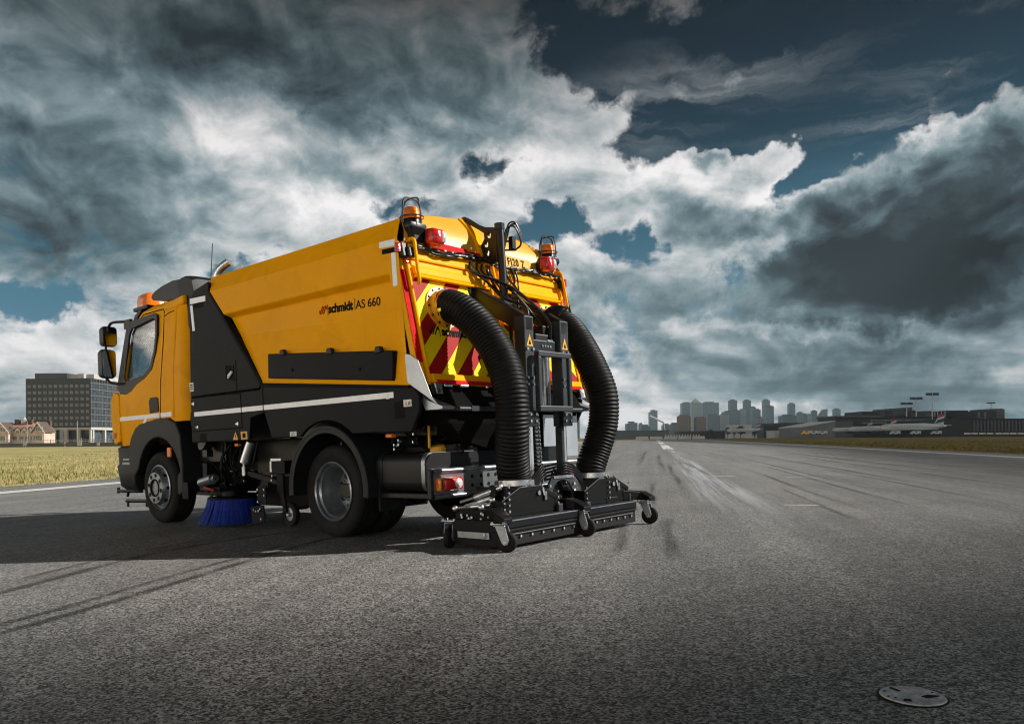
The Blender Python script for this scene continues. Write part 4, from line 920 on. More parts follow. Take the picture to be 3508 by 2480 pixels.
for a, b in (((.24, 1.655), (-.26, 1.655)), ((.24, 1.16), (-.26, 1.16))): box(bm, -1.92, -1.88, b[0], a[0], a[1]-.025, a[1]+.025)
for y in (.22, -.24): box(bm, -1.919, -1.881, y-.022, y+.022, 1.185, 1.63)
P('window_bracket', bm, FRM, lf, bevel=.008)
bm = nb()
for s in (1, -1): prism(bm, [(s*.265-.045, 1.725), (s*.265+.045, 1.725), (s*.265, 1.835)], 'x', -1.842, -1.843); 
P('warning_triangle', bm, M['sticker'], lf)
bm = nb()
for s in (1, -1): prism(bm, [(s*.265-.02, 1.74), (s*.265+.02, 1.74), (s*.265, 1.785)], 'x', -1.843, -1.8445)
P('label_print', bm, M['ink'], lf)
# cross plate with valve block and coiled hoses behind the uprights
bm = nb(); box(bm, -1.80, -1.76, -.2, .2, 1.68, 1.80); box(bm, -1.78, -1.68, -.14, .10, 1.72, 1.86); box(bm, -1.75, -1.65, -.2, -.05, 1.84, 1.95); P('valve_block', bm, M['bsteel'], lf, bevel=.012)
bm = nb(); bolts(bm, [(-1.80, .03-.04*i, 1.745) for i in range(4)], (-1, 0, 0), .012, .008); box(bm, -1.805, -1.795, -.13, -.05, 1.79, 1.81); P('bolt', bm, M['steel'], lf)
bm = nb()
for y, x, z0, z1, r in ((.12, -1.60, 1.36, 1.90, .055), (-.30, -1.55, 1.20, 1.75, .06)): cyl(bm, (x, y, z0), (x, y, z1), r, 20)
P('accumulator', bm, M['wheelsteel'], lf, smooth=40)
bm = nb(); cyl(bm, (-1.83, .17, 1.16), (-1.83, .17, 1.40), .028, 14); cyl(bm, (-1.83, .17, 1.40), (-1.83, .17, 1.60), .018, 12); P('lift_ram', bm, M['frame'], lf, smooth=40)
bm = nb(); cyl(bm, (-1.86, .17, 1.50), (-1.86, .17, 1.56), .026, 12); P('ram_cap', bm, M['alu'], lf, smooth=40)
# energy chain
bm = nb()
for i in range(17): z = .48 + i*.038; box(bm, -1.82, -1.76, .105+i*.0022, .185+i*.0022, z, z+.030)
P('cable_chain', bm, M['bsteel'], lf, bevel=.004)
bm = nb()
for i in range(17): z = .48 + i*.038; box(bm, -1.826, -1.819, .115+i*.0022, .125+i*.0022, z+.004, z+.026); box(bm, -1.826, -1.819, .150+i*.0022, .178+i*.0022, z+.012, z+.018)
P('chain_pins', bm, M['wheelsteel'], lf)
# hoses draped over the arms
random.seed(5); bm = nb()
for k in range(9):
    y0 = random.uniform(-.45, .45); y1 = random.uniform(-.3, .3)
    p0 = Vector(tg(y0, 2.58, .07)); p1 = Vector((-1.55-random.uniform(0, .2), y1, random.uniform(1.9, 2.12)))
    mid = (p0+p1)/2 + Vector((random.uniform(-.08, .02), random.uniform(-.06, .06), random.uniform(-.12, .04)))
    tube(bm, bez([p0, p0+Vector((-.03, 0, -.1)), mid, p1, p1+Vector((-.05, .02, -.2))], 6), random.choice((.010, .013, .016)), 6)
for k in range(5):
    c = Vector((-1.62, -.36, 2.06)); tube(bm, [c + Vector((math.cos(a)*.09-.02*k, math.sin(a)*.12, .05*math.sin(a*.5)+.012*k)) for a in [i*.35 for i in range(14)]], .009, 6)
P('hydraulic_hose', bm, M['bsteel'], lf, smooth=60)
# top bracket, mast and looped hoses
bm = nb()
br = [(-.88, 3.105), (-.93, 3.115), (-1.0, 3.075), (-1.10, 3.005), (-1.20, 2.955), (-1.30, 2.935), (-1.345, 2.92), (-1.345, 2.60), (-1.29, 2.58), (-1.16, 2.62), (-1.07, 2.80), (-1.06, 2.815), (-1.12, 2.78), (-1.155, 2.80), (-1.19, 2.845), (-1.185, 2.90), (-1.12, 2.945), (-1.0, 3.02), (-.92, 3.075)]
holes = [[(cx+.022*math.cos(a), cz+.034*math.sin(a)) for a in [2*PI*i/10 for i in range(10)]] for cx, cz in ((-1.255, 2.865), (-1.215, 2.785), (-1.225, 2.70))]
plate(bm, br, holes, 'y', .065, .10); tb = P('top_bracket', bm, M['bsteel'], lf, bevel=.004)
bm = nb(); cyl(bm, (-1.37, .07, 2.93), (-1.42, .10, 2.20), .038, 18); lathe(bm, [(0, -.0), (.05, 0), (.05, .06), (0, .06)], (-1.365, .07, 2.90), (0, 0, 1), 14); P('lift_ram', bm, M['bsteel'], lf, smooth=40)
bm = nb(); cyl(bm, (-1.42, .10, 2.26), (-1.44, .11, 2.16), .026, 12); lathe(bm, [(0, -.04), (.04, -.04), (.04, .04), (0, .04)], (-1.44, .11, 2.16), (0, 1, 0), 12); P('ram_eye', bm, M['steel'], lf, smooth=40)
bm = nb()
for k, (dy, h) in enumerate(((0, .0), (.02, -.04), (-.02, -.015))):
    tube(bm, bez([(-1.38, .03, 2.72), (-1.385, .0+dy, 2.86), (-1.40, -.03+dy, 2.97+h), (-1.43, -.09+dy, 2.985+h), (-1.45, -.13+dy, 2.88), (-1.45, -.14, 2.78), (-1.42, -.10, 2.73)], 6), .009, 6)
tube(bm, [(-1.38, .03, 2.80), (-1.41, -.06, 2.80)], .010, 6); tube(bm, [(-1.38, .03, 2.71), (-1.42, -.10, 2.725)], .010, 6)
box(bm, -1.43, -1.38, -.09, -.04, 2.73, 2.85); P('hose_loop', bm, M['bsteel'], lf, smooth=50)

# ---- suction hoses: ribbed tubes
def hose(s):
    path = bez([(-1.20, s*.78, 2.105), (-1.34, s*.782, 2.10), (-1.50, s*.765, 2.03), (-1.66, s*.725, 1.88), (-1.85, s*.69, 1.60), (-1.965, s*.70, 1.30), (-1.96, s*.69, 1.0), (-1.90, s*.635, .75), (-1.87, s*.585, .60), (-1.87, s*.585, .50)], 26)
    # resample evenly
    L = [0]
    for a, b in zip(path, path[1:]): L.append(L[-1]+(b-a).length)
    n = int(L[-1]/.0055); P_ = []; j = 0
    for i in range(n+1):
        t = L[-1]*i/n
        while j < len(L)-2 and L[j+1] < t: j += 1
        u = (t-L[j])/max(1e-9, L[j+1]-L[j]); P_.append(path[j].lerp(path[j+1], u))
    r = []
    for i in range(n+1):
        d = L[-1]*i/n; ph = (d/.033) % 1.0
        rib = .5-.5*math.cos(2*PI*ph); rib = rib**.5*.85
        if d < .10 or L[-1]-d < .05: rib = .35
        r.append(.138 + .013*rib)
    bm = nb(); tube(bm, P_, r, 36); h = P('suction_hose', bm, M['hose'], smooth=80)
    bm = nb(); d = (P_[26]-P_[20]).normalized(); lathe(bm, [(.144, -.012), (.1475, -.012), (.1475, .012), (.144, .012)], P_[23], d, 36); box(bm, -.02, .02, -.02, .02, -.015, .015, M=Matrix.Translation(P_[23]+Vector((-.05, s*.13, -.06)))); P('hose_clamp', bm, M['steel'], h, smooth=30)
    bm = nb(); lathe(bm, [(.140, -.02), (.150, -.02), (.150, .028), (.140, .028)], (-1.87, s*.585, .515), (0, 0, 1), 36); box(bm, -2.045, -2.02, s*.585-.06, s*.585-.02, .48, .54); P('hose_clamp', bm, M['steel'], h, smooth=30)
for s in (1, -1): hose(s)

# ---- suction heads
ST, BS = M['steel'], M['headblack']
def caster(par, x, y, z0, ang, k=1.0):
    """swivel caster: x, y of the wheel's ground point"""
    e = empty('caster', (x, y, 0), (0, 0, ang)); e.parent = par
    bm = nb(); lathe(bm, [(.028, -.028), (.060, -.028), (.080, -.020), (.085, -.009), (.085, .009), (.080, .020), (.060, .028), (.028, .028)], (0, 0, .086), (0, 1, 0), 32); P('caster_tyre', bm, M['rubber'], e, smooth=50)
    bm = nb(); lathe(bm, [(0, -.03), (.056, -.026), (.056, .026), (0, .03)], (0, 0, .086), (0, 1, 0), 24); P('caster_hub', bm, M['dust'], e, smooth=40)
    bm = nb()
    for s in (1, -1): prism(bm, [(.085, z0-.015), (.0, z0-.015), (-.032, .10), (-.018, .068), (.012, .062), (.032, .082)], 'y', s*.034, s*.040)
    box(bm, .0, .10, -.04, .04, z0-.022, z0-.012); P('caster_fork', bm, M['wheelsteel'], e, bevel=.003)
    bm = nb(); box(bm, -.01, .11, -.065, .065, z0-.006, z0+.006); bolts(bm, [(.0, .05, z0), (.1, .05, z0), (.0, -.05, z0), (.1, -.05, z0)], (0, 0, 1), .012, .018); cyl(bm, (0, -.046, .086), (0, .046, .086), .012, 8); P('caster_plate', bm, ST, e, bevel=.002)
def arm(par, y, yend, zr=.30):
    bm = nb()
    rings = []
    for (x, yy, z, w, h) in ((-1.72, y, .28, .06, .07), (-1.95, y, .305, .06, .075), (-2.06, (y*2+yend)/3, .315, .06, .065), (-2.13, yend, .29, .06, .05), (-2.23, yend, .24, .055, .012)):
        rings.append([(x, yy-w, z-h), (x, yy+w, z-h), (x, yy+w, z+.03), (x, yy-w, z+.03)])
    loft(bm, rings); P('caster_arm', bm, BS, par, bevel=.006)
def head(s, ends, outer):
    y0, y1 = ends; yc = s*.585
    h = empty('suction_head', (0, 0, 0)); h.parent = truck
    bm = nb()   # pentagon-fronted hood
    pent = [(yc+.38, .235), (yc+.38, .39), (yc+.14, .49), (yc-.14, .49), (yc-.38, .385), (yc-.38, .235)]
    rings = [[(-2.05+.0, y, z) for y, z in pent], [(-1.72, y, z) for y, z in pent]]
    loft(bm, rings); P('hood', bm, BS, h, bevel=.006)
    bm = nb(); plate(bm, [(y, z) for y, z in ((yc+.355, .26), (yc+.355, .375), (yc+.10, .465), (yc-.10, .465), (yc-.355, .375), (yc-.355, .26))], [[(y, z) for y, z in ((yc+.335, .275), (yc+.335, .365), (yc+.10, .45), (yc-.10, .45), (yc-.335, .365), (yc-.335, .275))]], 'x', -2.051, -2.056); P('hood_edge', bm, M['grey'], h)
    bm = nb(); lathe(bm, [(.148, .0), (.142, .07), (.135, .08), (0, .08)], (-1.87, yc, .45), (0, 0, 1), 30); P('outlet_collar', bm, BS, h, smooth=40)
    bm = nb(); box(bm, -2.17, -1.62, min(y0, y1), max(y0, y1), .15, .245); box(bm, -2.155, -1.64, min(y0, y1)+.005, max(y0, y1)-.005, .035, .155); P('skirt', bm, M['dust'], h, bevel=.008)
    bm = nb(); box(bm, -2.185, -2.165, min(y0, y1)+.04, max(y0, y1)-.08, .185, .243); P('edge_rail', bm, M['grey'], h, bevel=.004)
    bm = nb(); box(bm, -2.186, -2.165, min(y0, y1)+.03, max(y0, y1)-.08, .238, .246); tube(bm, [(-2.172, min(y0, y1)+.08, .132), (-2.172, max(y0, y1)-.05, .132)], .004, 5); P('rail_edge', bm, M['wheelsteel'], h)
    bm = nb(); bolts(bm, [(-2.156, min(y0, y1)+.1+i*(abs(y1-y0)-.2)/6, .105) for i in range(7)], (-1, 0, 0), .012, .014); bolts(bm, [(-2.06, yc+q*.365, .27+.05*i) for i in range(4) for q in (1, -1)], (-1, 0, 0), .010, .01); P('bolt', bm, ST, h)
    bm = nb(); box(bm, -2.09, -2.06, yc-.40, yc-.34, .22, .31); box(bm, -2.09, -2.06, yc+.34, yc+.40, .22, .29); P('bracket', bm, FRM, h, bevel=.004)
    # latch on the collar
    bm = nb(); tube(bm, [(-2.02, yc-.16, .50), (-2.05, yc-.17, .46), (-2.06, yc-.175, .40)], .010, 6); box(bm, -2.07, -2.055, yc-.20, yc-.17, .36, .43); lathe(bm, [(.022, 0), (.02, .01), (0, .012)], (-2.057, yc-.10, .425), (-1, 0, 0), 10); P('toggle_latch', bm, ST, h)
    # outboard end: rams, levers and plates
    ye = outer
    bm = nb()
    for q in range(2):
        a = Vector((-1.62-.1*q, ye-s*.02, .33+.02*q)); b = Vector((-1.95, ye-s*(.08+.05*q), .36+.06*q)); m_ = a.lerp(b, .45); cyl(bm, a, m_, .012, 8); cyl(bm, m_, b, .022, 12)
    cyl(bm, (-2.0, ye-s*.16, .50), (-1.80, ye-s*.05, .42), .024, 12); cyl(bm, (-1.80, ye-s*.05, .42), (-1.70, ye+s*.02, .385), .010, 8)
    for x, y, z in ((-1.98, ye-s*.17, .505), (-1.95, ye-s*.1, .40), (-1.62, ye, .33), (-1.9, ye-.02*s, .345)): sphere(bm, (x, y, z), .026, 6)
    P('adjuster_ram', bm, M['alu'], h, smooth=40)
    bm = nb()
    box(bm, -2.06, -1.60, ye-s*.22, ye-s*.02, .24, .30); box(bm, -2.04, -1.70, ye-s*.19, ye-s*.17, .28, .50); prism(bm, [(-1.6, .24), (-1.66, .33), (-1.95, .32), (-2.05, .24)], 'y', ye-s*.03, ye-s*.01); box(bm, -1.98, -1.92, ye-s*.20, ye-s*.10, .42, .52)
    P('end_plate', bm, BS, h, bevel=.008)
    random.seed(20+int(s)); bm = nb(); bolts(bm, [(random.uniform(-2.0, -1.62), ye-s*.01, random.uniform(.245, .31)) for _ in range(9)], (0, s, 0), .012, .014); bolts(bm, [(random.uniform(-2.03, -1.65), random.uniform(ye-s*.2, ye), .30) for _ in range(8)], (0, 0, 1), .011, .02); bolts(bm, [(-2.06, ye-s*.18, .30+.05*i) for i in range(5)], (-1, 0, 0), .012, .012); P('bolt', bm, ST, h)
    bm = nb(); box(bm, -2.05, -1.70, y0-s*.0 if False else (y0 + s*.006 if s > 0 else y0 - .006), (y0 + s*.012 if s > 0 else y0-.012), .10, .15); lathe(bm, [(.02, 0), (.018, .008), (0, .01)], (-2.0, y0+s*.012, .125), (0, s, 0), 10); P('wear_strip', bm, M['wheelsteel'], h)
    random.seed(31); bm = nb()
    for k in range(5):
        p0 = Vector((-1.9, yc-s*.2, .45+.02*k)); p1 = Vector((-1.75, .02*k, .5+.03*k)); tube(bm, bez([p0, (p0+p1)/2+Vector((-.08, 0, .08)), p1], 6), .011, 6)
    P('hydraulic_hose', bm, BS, h, smooth=60)
    return h
h1 = head(1, (1.12, .04), 1.07); h2 = head(-1, (-.92, .0), -.78)
arm(h1, 1.00, 1.10); arm(h1, .06, .01); arm(h2, -.82, -1.12)
caster(h1, -2.213, 1.106, .232, .35); caster(h1, -2.213, .01, .228, .2); caster(h2, -2.213, -1.09, .225, .2); caster(h1, -1.60, 1.13, .232, -1.2)
# link plate between the heads with its big round hole
bm = nb(); circ = [(-.04+.155*math.cos(a), .37+.135*math.sin(a)) for a in [2*PI*i/24 for i in range(24)]]
plate(bm, [(.20, .22), (.20, .42), (.12, .525), (-.20, .535), (-.245, .42), (-.245, .22)], [circ], 'x', -1.90, -1.925); P('link_plate', bm, M['frame'], lf, bevel=.004)
bm = nb(); box(bm, -1.935, -1.90, -.2, .1, .52, .545); bolts(bm, [(-1.925, y, z) for y in (.16, -.21) for z in (.30, .40, .46)], (-1, 0, 0), .015, .015); P('bolt', bm, ST, lf)
random.seed(9); bm = nb()
for k in range(10):
    y = random.uniform(-.2, .15); tube(bm, bez([(-1.85, y, .30), (-1.82, y+.05, .40), (-1.8, y-.03, .52+random.uniform(-.03, .06))], 5), random.choice((.010, .014, .02)), 6)
box(bm, -1.84, -1.74, -.16, .12, .24, .46); P('hydraulic_hose', bm, BS, lf, smooth=60)

# ---- side broom between the axles, with its motor, arm and rams
random.seed(4)
bx, by, r0, r1 = 2.28, .84, .27, .385
br_e = empty('side_brush', (bx, by, 0)); br_e.parent = truck
bm = nb()
for ring in range(3):
    for k in range(230):
        a = 2*PI*(k+random.uniform(-.4, .4))/230; ra = r0-.05*ring+random.uniform(-.01, .01); rb_ = r1-.06*ring+random.uniform(-.035, .03); w = random.uniform(.007, .012)
        c, s_ = math.cos(a), math.sin(a); tx, ty = -s_*w, c*w; mid = (ra*.62+rb_*.38); zt, zm, zb = .33, .2, .035+random.uniform(0, .02)
        v = [bm.verts.new((ra*c-tx, ra*s_-ty, zt)), bm.verts.new((ra*c+tx, ra*s_+ty, zt)), bm.verts.new((mid*c+tx, mid*s_+ty, zm)), bm.verts.new((mid*c-tx, mid*s_-ty, zm)), bm.verts.new((rb_*c+tx*.6, rb_*s_+ty*.6, zb)), bm.verts.new((rb_*c-tx*.6, rb_*s_-ty*.6, zb))]
        face(bm, v[:4]); face(bm, [v[3], v[2], v[4], v[5]])
P('bristles', bm, M['bristle'], br_e)
bm = nb(); lathe(bm, [(0, .36), (.2, .355), (.275, .345), (.285, .325), (.26, .315), (0, .315)], (0, 0, 0), (0, 0, 1), 48); lathe(bm, [(0, .35), (.13, .35), (.12, .46), (0, .47)], (0, 0, 0), (0, 0, 1), 20); bolts(bm, [(math.cos(k*.63)*.25, math.sin(k*.63)*.25, .35) for k in range(10)], (0, 0, 1), .012, .015); P('brush_plate', bm, BS, br_e, smooth=40)
bm = nb(); cyl(bm, (2.50, 1.10, .52), (2.24, 1.10, .565), .058, 20); cyl(bm, (2.53, 1.10, .515), (2.50, 1.1, .52), .045, 16); cyl(bm, (2.24, 1.1, .565), (2.18, 1.1, .575), .04, 12); P('brush_motor', bm, M['wheelsteel'], br_e, smooth=40); bm.free() if False else None
for o in br_e.children:
    if o.name.startswith('brush_motor'): o.location = (-bx, -by, 0)
def br_part(name, bm, m, **kw): o = P(name, bm, m, br_e, **kw); o.location = (-bx, -by, 0); return o
bm = nb(); cyl(bm, (1.50, 1.05, .97), (1.60, 1.08, .745), .050, 12); cyl(bm, (1.60, 1.08, .745), (1.61, 1.08, .67), .014, 10); box(bm, 1.585, 1.635, 1.07, 1.09, .60, .70); br_part('brush_ram', bm, M['alu'], smooth=40)
bm = nb(); cyl(bm, (1.40, 1.02, .98), (1.48, 1.04, .73), .016, 10); prism(bm, [(1.62, .66), (1.20, .60), (.98, .55), (.98, .50), (1.22, .53), (1.60, .60)], 'y', 1.02, 1.06); prism(bm, [(1.30, .60), (1.36, .48), (1.20, .47), (1.18, .57)], 'y', 1.03, 1.05); box(bm, 2.15, 2.6, .8, 1.08, .42, .47); box(bm, 2.45, 2.55, 1.02, 1.06, .4, .75); box(bm, 2.80, 2.95, 1.08, 1.12, .32, .52); br_part('brush_arm', bm, BS, bevel=.006)
bm = nb(); prism(bm, [(1.30, .28), (1.05, .30), (1.04, .12), (1.28, .09)], 'y', 1.19, 1.205); prism(bm, [(1.22, .50), (1.06, .50), (1.06, .30), (1.20, .30)], 'y', 1.15, 1.165); br_part('side_shield', bm, M['grey'], bevel=.006)
bm = nb(); bolts(bm, [(1.22, 1.205, .25), (1.18, 1.205, .235), (1.13, 1.205, .24), (1.10, 1.205, .26), (1.09, 1.205, .155)], (0, 1, 0), .014, .015); bolts(bm, [(1.20, 1.165, .46), (1.08, 1.165, .46), (1.08, 1.165, .40), (1.20, 1.165, .33), (1.02, 1.1, .60), (1.03, 1.1, .555)], (0, 1, 0), .013, .014); br_part('bolt', bm, ST)
random.seed(14); bm = nb()
for k in range(16):
    x = random.uniform(1.5, 2.6); z = random.uniform(.45, .9); y = random.uniform(.85, 1.1); cyl(bm, (x, y, z), (x+random.uniform(-.05, .05), y, z+random.uniform(-.03, .03)), random.uniform(.006, .014), 8)
box(bm, 1.30, 1.46, 1.12, 1.13, .425, .44); br_part('fitting', bm, ST)
bm = nb()
tube(bm, bez([(2.42, 1.12, .80), (2.25, 1.13, .77), (2.05, 1.12, .66), (1.98, 1.1, .55), (2.0, 1.08, .44)], 8), .010, 6); tube(bm, bez([(2.02, 1.08, .98), (2.0, 1.1, .82), (1.88, 1.1, .69), (1.70, 1.1, .66)], 8), .012, 6)
for k in range(9):
    x = random.uniform(1.6, 2.6); tube(bm, bez([(x, .95, .95), (x+random.uniform(-.15, .15), 1.0, .75), (x+random.uniform(-.3, .3), .95, .5)], 6), random.choice((.008, .011)), 6)
br_part('hydraulic_hose', bm, M['grey'], smooth=60)
bm = nb(); tube(bm, bez([(2.42, 1.11, .46), (2.30, 1.13, .45), (2.22, 1.1, .43)], 5), .018, 6); br_part('red_hose', bm, M['blood'])
bm = nb(); box(bm, 1.75, 1.82, 1.02, 1.06, .93, .96); P('side_marker', bm, M['amber'])
bm = nb(); lathe(bm, [(0, -.06), (.09, -.06), (.1, 0), (.09, .04), (0, .05)], (2.58, 1.0, .98), (0, 1, .3), 18); box(bm, 2.4, 2.5, 1.0, 1.08, .82, .90); P('air_filter', bm, M['bsteel'], smooth=40)
# small support wheel behind the broom
sw_ = empty('support_wheel', (0, 0, 0)); sw_.parent = truck
bm = nb(); box(bm, .80, 1.06, .98, 1.10, .62, .76); box(bm, .86, .98, 1.06, 1.085, .42, .62); prism(bm, [(.99, .55), (.87, .56), (.86, .42), (.82, .22), (.87, .21), (.93, .40)], 'y', 1.06, 1.085); P('support_bracket', bm, M['grey'], sw_, bevel=.006)
bm = nb(); box(bm, .86, 1.05, 1.085, 1.105, .755, .785); box(bm, 1.03, 1.06, 1.09, 1.11, .64, .755); P('bracket_edge', bm, M['alu'], sw_, bevel=.004)
bm = nb(); lathe(bm, [(.07, -.025), (.12, -.025), (.128, 0), (.12, .025), (.07, .025)], (.80, 1.04, .20), (0, 1, 0), 32); P('caster_tyre', bm, M['rubber'], sw_, smooth=50)
bm = nb(); lathe(bm, [(0, .03), (.02, .045), (.025, .02), (.075, .018), (.08, -.02), (0, -.02)], (.80, 1.04, .20), (0, 1, 0), 24); P('caster_hub', bm, M['wheelsteel'], sw_, smooth=40)

# ------------------------------------------------------------------ far surroundings (metres in the world: X right, Y ahead)
FD = 1757.0
def wx(dx, Yd): return (dx-1148)/FD*Yd                              # sight line -> world X at distance Yd
def wz(dx, dy, Yd): return EYE + (981-(dx-1467)*.009-dy)/FD*Yd
def facade_mat(name, wall, pane, sx, sz, mortar=0.16, rough=0.4):
    """a wall with its grid of panes as a brick texture on object coordinates"""
    m = bpy.data.materials.new(name); m.use_nodes = True; nt = m.node_tree; b = nt.nodes['Principled BSDF']
    co = nd(nt, 'ShaderNodeTexCoord').outputs['Object']; sep = nd(nt, 'ShaderNodeSeparateXYZ', {0: co})
    v = nd(nt, 'ShaderNodeCombineXYZ', {0: mth(nt, 'ADD', sep.outputs[0], sep.outputs[1]), 1: sep.outputs[2]}).outputs[0]
    br = nd(nt, 'ShaderNodeTexBrick', {'Vector': v, 'Color1': (*pane, 1), 'Color2': (*[p*1.6 for p in pane], 1), 'Mortar': (*wall, 1), 'Scale': 1.0, 'Mortar Size': mortar*sz, 'Brick Width': sx, 'Row Height': sz, 'Bias': -0.2}, offset=0.0)
    n = noise(nt, co, .05, 4, .6)
    nt.links.new(mix(nt, mth(nt, 'MULTIPLY', n, .4), br.outputs[0], wall), b.inputs['Base Color'])
    b.inputs['Roughness'].default_value = rough; b.inputs['Specular IOR Level'].default_value = .4
    return m
FA = [facade_mat('tower_glass', (.10, .13, .145), (.05, .075, .09), 4, 4), facade_mat('tower_slate', (.075, .09, .10), (.03, .042, .05), 5, 3.6), facade_mat('tower_pale', (.20, .215, .22), (.08, .095, .105), 4.5, 3.6), facade_mat('brick_block', (.15, .105, .08), (.05, .045, .045), 4, 3.4, .35, .8)]
M['concrete'] = mat('pale_concrete', (.42, .41, .40), .8, var=.1, vscale=.3); M['roofdark'] = mat('flat_roof', (.05, .055, .06), .8, var=.2, vscale=.2)
M['darkclad'] = mat('dark_cladding', (.007, .0078, .0085), .5, var=.2, vscale=.1); M['greyclad'] = mat('grey_cladding', (.12, .13, .14), .6, var=.12, vscale=.1); M['midclad'] = mat('mid_cladding', (.055, .06, .064), .6, var=.2, vscale=.08)
M['winglass'] = mat('window_glass', (.05, .065, .075), .12, spec=.6, var=.6, vscale=.35); M['winpale'] = mat('window_reveal', (.13, .16, .175), .3, var=.75, vscale=.35)
M['pole'] = mat('galvanised_pole', (.30, .31, .32), .5, .6)

# ---- black office block, far left
OY = 350.0
ox0, ox1, oy1 = wx(59, OY), wx(204, OY), 384.0
ob = empty('office_block', (ox1, OY, 0), label='black office block with rows of small windows above a white colonnade', cat='office block')
zt, zp = wz(130, 849, OY), wz(130, 959.5, OY)
wd = ox1-ox0
bm = nb(); box(bm, -wd, 0, 0, oy1-OY, zp, zt); obj('wall', bm, M['darkclad'], ob)
bm = nb(); box(bm, -wd*.92, -wd*.42, 3, 14, zt, zt+2.6); obj('roof_plant', bm, M['midclad'], ob)
bm = nb(); box(bm, -wd*.42, -.5, 4, 26, zt, zt+2.1); box(bm, -6.5, -4.0, 2, 4, zt, zt+2.2); obj('roof_plant', bm, M['concrete'], ob)
bm = nb(); box(bm, -wd-.3, .3, -.3, oy1-OY+.3, zp-1.0, zp); obj('podium_beam', bm, M['concrete'], ob)
bm = nb(); box(bm, -wd+1, -1.2, 1.6, oy1-OY-1, -.5, zp-1.0); obj('podium_glazing', bm, M['winglass'], ob)
for i in range(6):
    bm = nb(); x = -wd*i/5.2; box(bm, x-.75, x+.75 if i else x, -.2, 1.0, -.5, zp-1.0); obj('column', bm, M['concrete'], ob)
for i in range(4):
    bm = nb(); y = 2+(oy1-OY-3)*i/3; box(bm, -1.0, .2, y-.6, y+.6, -.5, zp-1.0); obj('column', bm, M['concrete'], ob)
nfl = 7; fh = (zt-zp-2.2)/nfl
bm = nb(); cw = wd/12.2
for k, (x0, x1) in enumerate(((.22, .36), (.42, .56), (.64, .78))): box(bm, cw*x0, cw*x1, -.06, .25, 0, fh*.46)
win0 = obj('window', bm, M['winpale'], ob)
for f in range(nfl):
    for c in range(12):
        w = win0 if (f, c) == (0, 0) else win0.copy()
        if w is not win0: C.objects.link(w); w.parent = ob
        w.location = (-wd+.3+c*cw, 0, zp+.9+f*fh)
        if (c*7+f*3) % 5 == 0 and w is not win0: w.data = w.data
for f in range(nfl):
    bm = nb()
    for c in range(14): y = .8+c*2.35; box(bm, -.15, .08, y, y+1.5, zp+.9+f*fh, zp+.9+f*fh+fh*.5)
    obj('window_band', bm, M['winglass'], ob)
bm = nb()
for c in range(15): y = .3+c*2.35; box(bm, 0, .14, y, y+.3, zp, zt)
for f in range(nfl+1): box(bm, 0, .12, 0, oy1-OY, zp+f*fh, zp+f*fh+.45)
obj('side_grid', bm, M['greyclad'], ob)

# ---- gabled terrace in front of it
HY = 318.0
hb = empty('gabled_house', (wx(60, HY), HY, 0), label='pink and cream gabled house with dormers and chimneys beside the black office block', cat='house')
sc = HY/FD
M['render'] = mat('pink_render', (.56, .42, .34), .85, var=.15, vscale=.4); M['tile'] = mat('clay_tiles', (.46, .21, .14), .85, var=.25, vscale=.8); M['cream'] = mat('cream_board', (.66, .60, .52), .7); M['darktile'] = mat('dark_tiles', (.09, .06, .05), .85, var=.2, vscale=.8); M['dpane'] = mat('dark_pane', (.06, .07, .08), .2)  # second, darker tile colour for gables, dormers and chimneys
def hx(dx): return (dx-60)*sc
def hz(dy): return EYE + (992-dy)*sc
bm = nb(); box(bm, hx(-40), hx(95), 0, 9, -.6, hz(968)); obj('wall', bm, M['render'], hb)
bm = nb(); prism(bm, [(-.5, hz(969)), (4.5, hz(947)), (9.5, hz(969))], 'x', hx(-42), hx(96)); obj('roof', bm, M['tile'], hb)
def gable(dx0, dx1):
    bm = nb(); a, b_ = hx(dx0), hx(dx1); m_ = (a+b_)/2; ze, zr_ = hz(968), hz(946.5)
    prism(bm, [(a+.6, -.6), (b_-.6, -.6), (b_-.6, ze-.1), (m_, zr_-.5), (a+.6, ze-.1)], 'y', -2.5, 3.0); obj('gable_wall', bm, M['render'], hb)
    bm = nb()
    for p, q in ((a, m_), (b_, m_)): prism(bm, [(p, ze-.3), (p, ze+.1), (q, zr_+.3), (q, zr_-.1)], 'y', -3.0, 4.5)
    r_ = obj('roof', bm, M['darktile'], hb)
    bm = nb()
    for p, q in ((a, m_), (b_, m_)): prism(bm, [(p, ze-.55), (p, ze+.05), (q, zr_+.25), (q, zr_-.45)], 'y', -3.25, -3.02)
    obj('barge_board', bm, M['cream'], r_)
    for z0, z1 in ((hz(966.5), hz(956.5)), (hz(988), hz(975))):
        bm = nb(); box(bm, m_-1.9, m_+1.9, -2.62, -2.45, z0, z1); wn_ = obj('window', bm, M['cream'], hb)
        bm = nb()
        for k in range(4): box(bm, m_-1.75+k*.9, m_-1.05+k*.9, -2.68, -2.55, z0+.15, z1-.15)
        obj('pane', bm, M['dpane'], wn_)
gable(-8, 31); gable(78, 110)
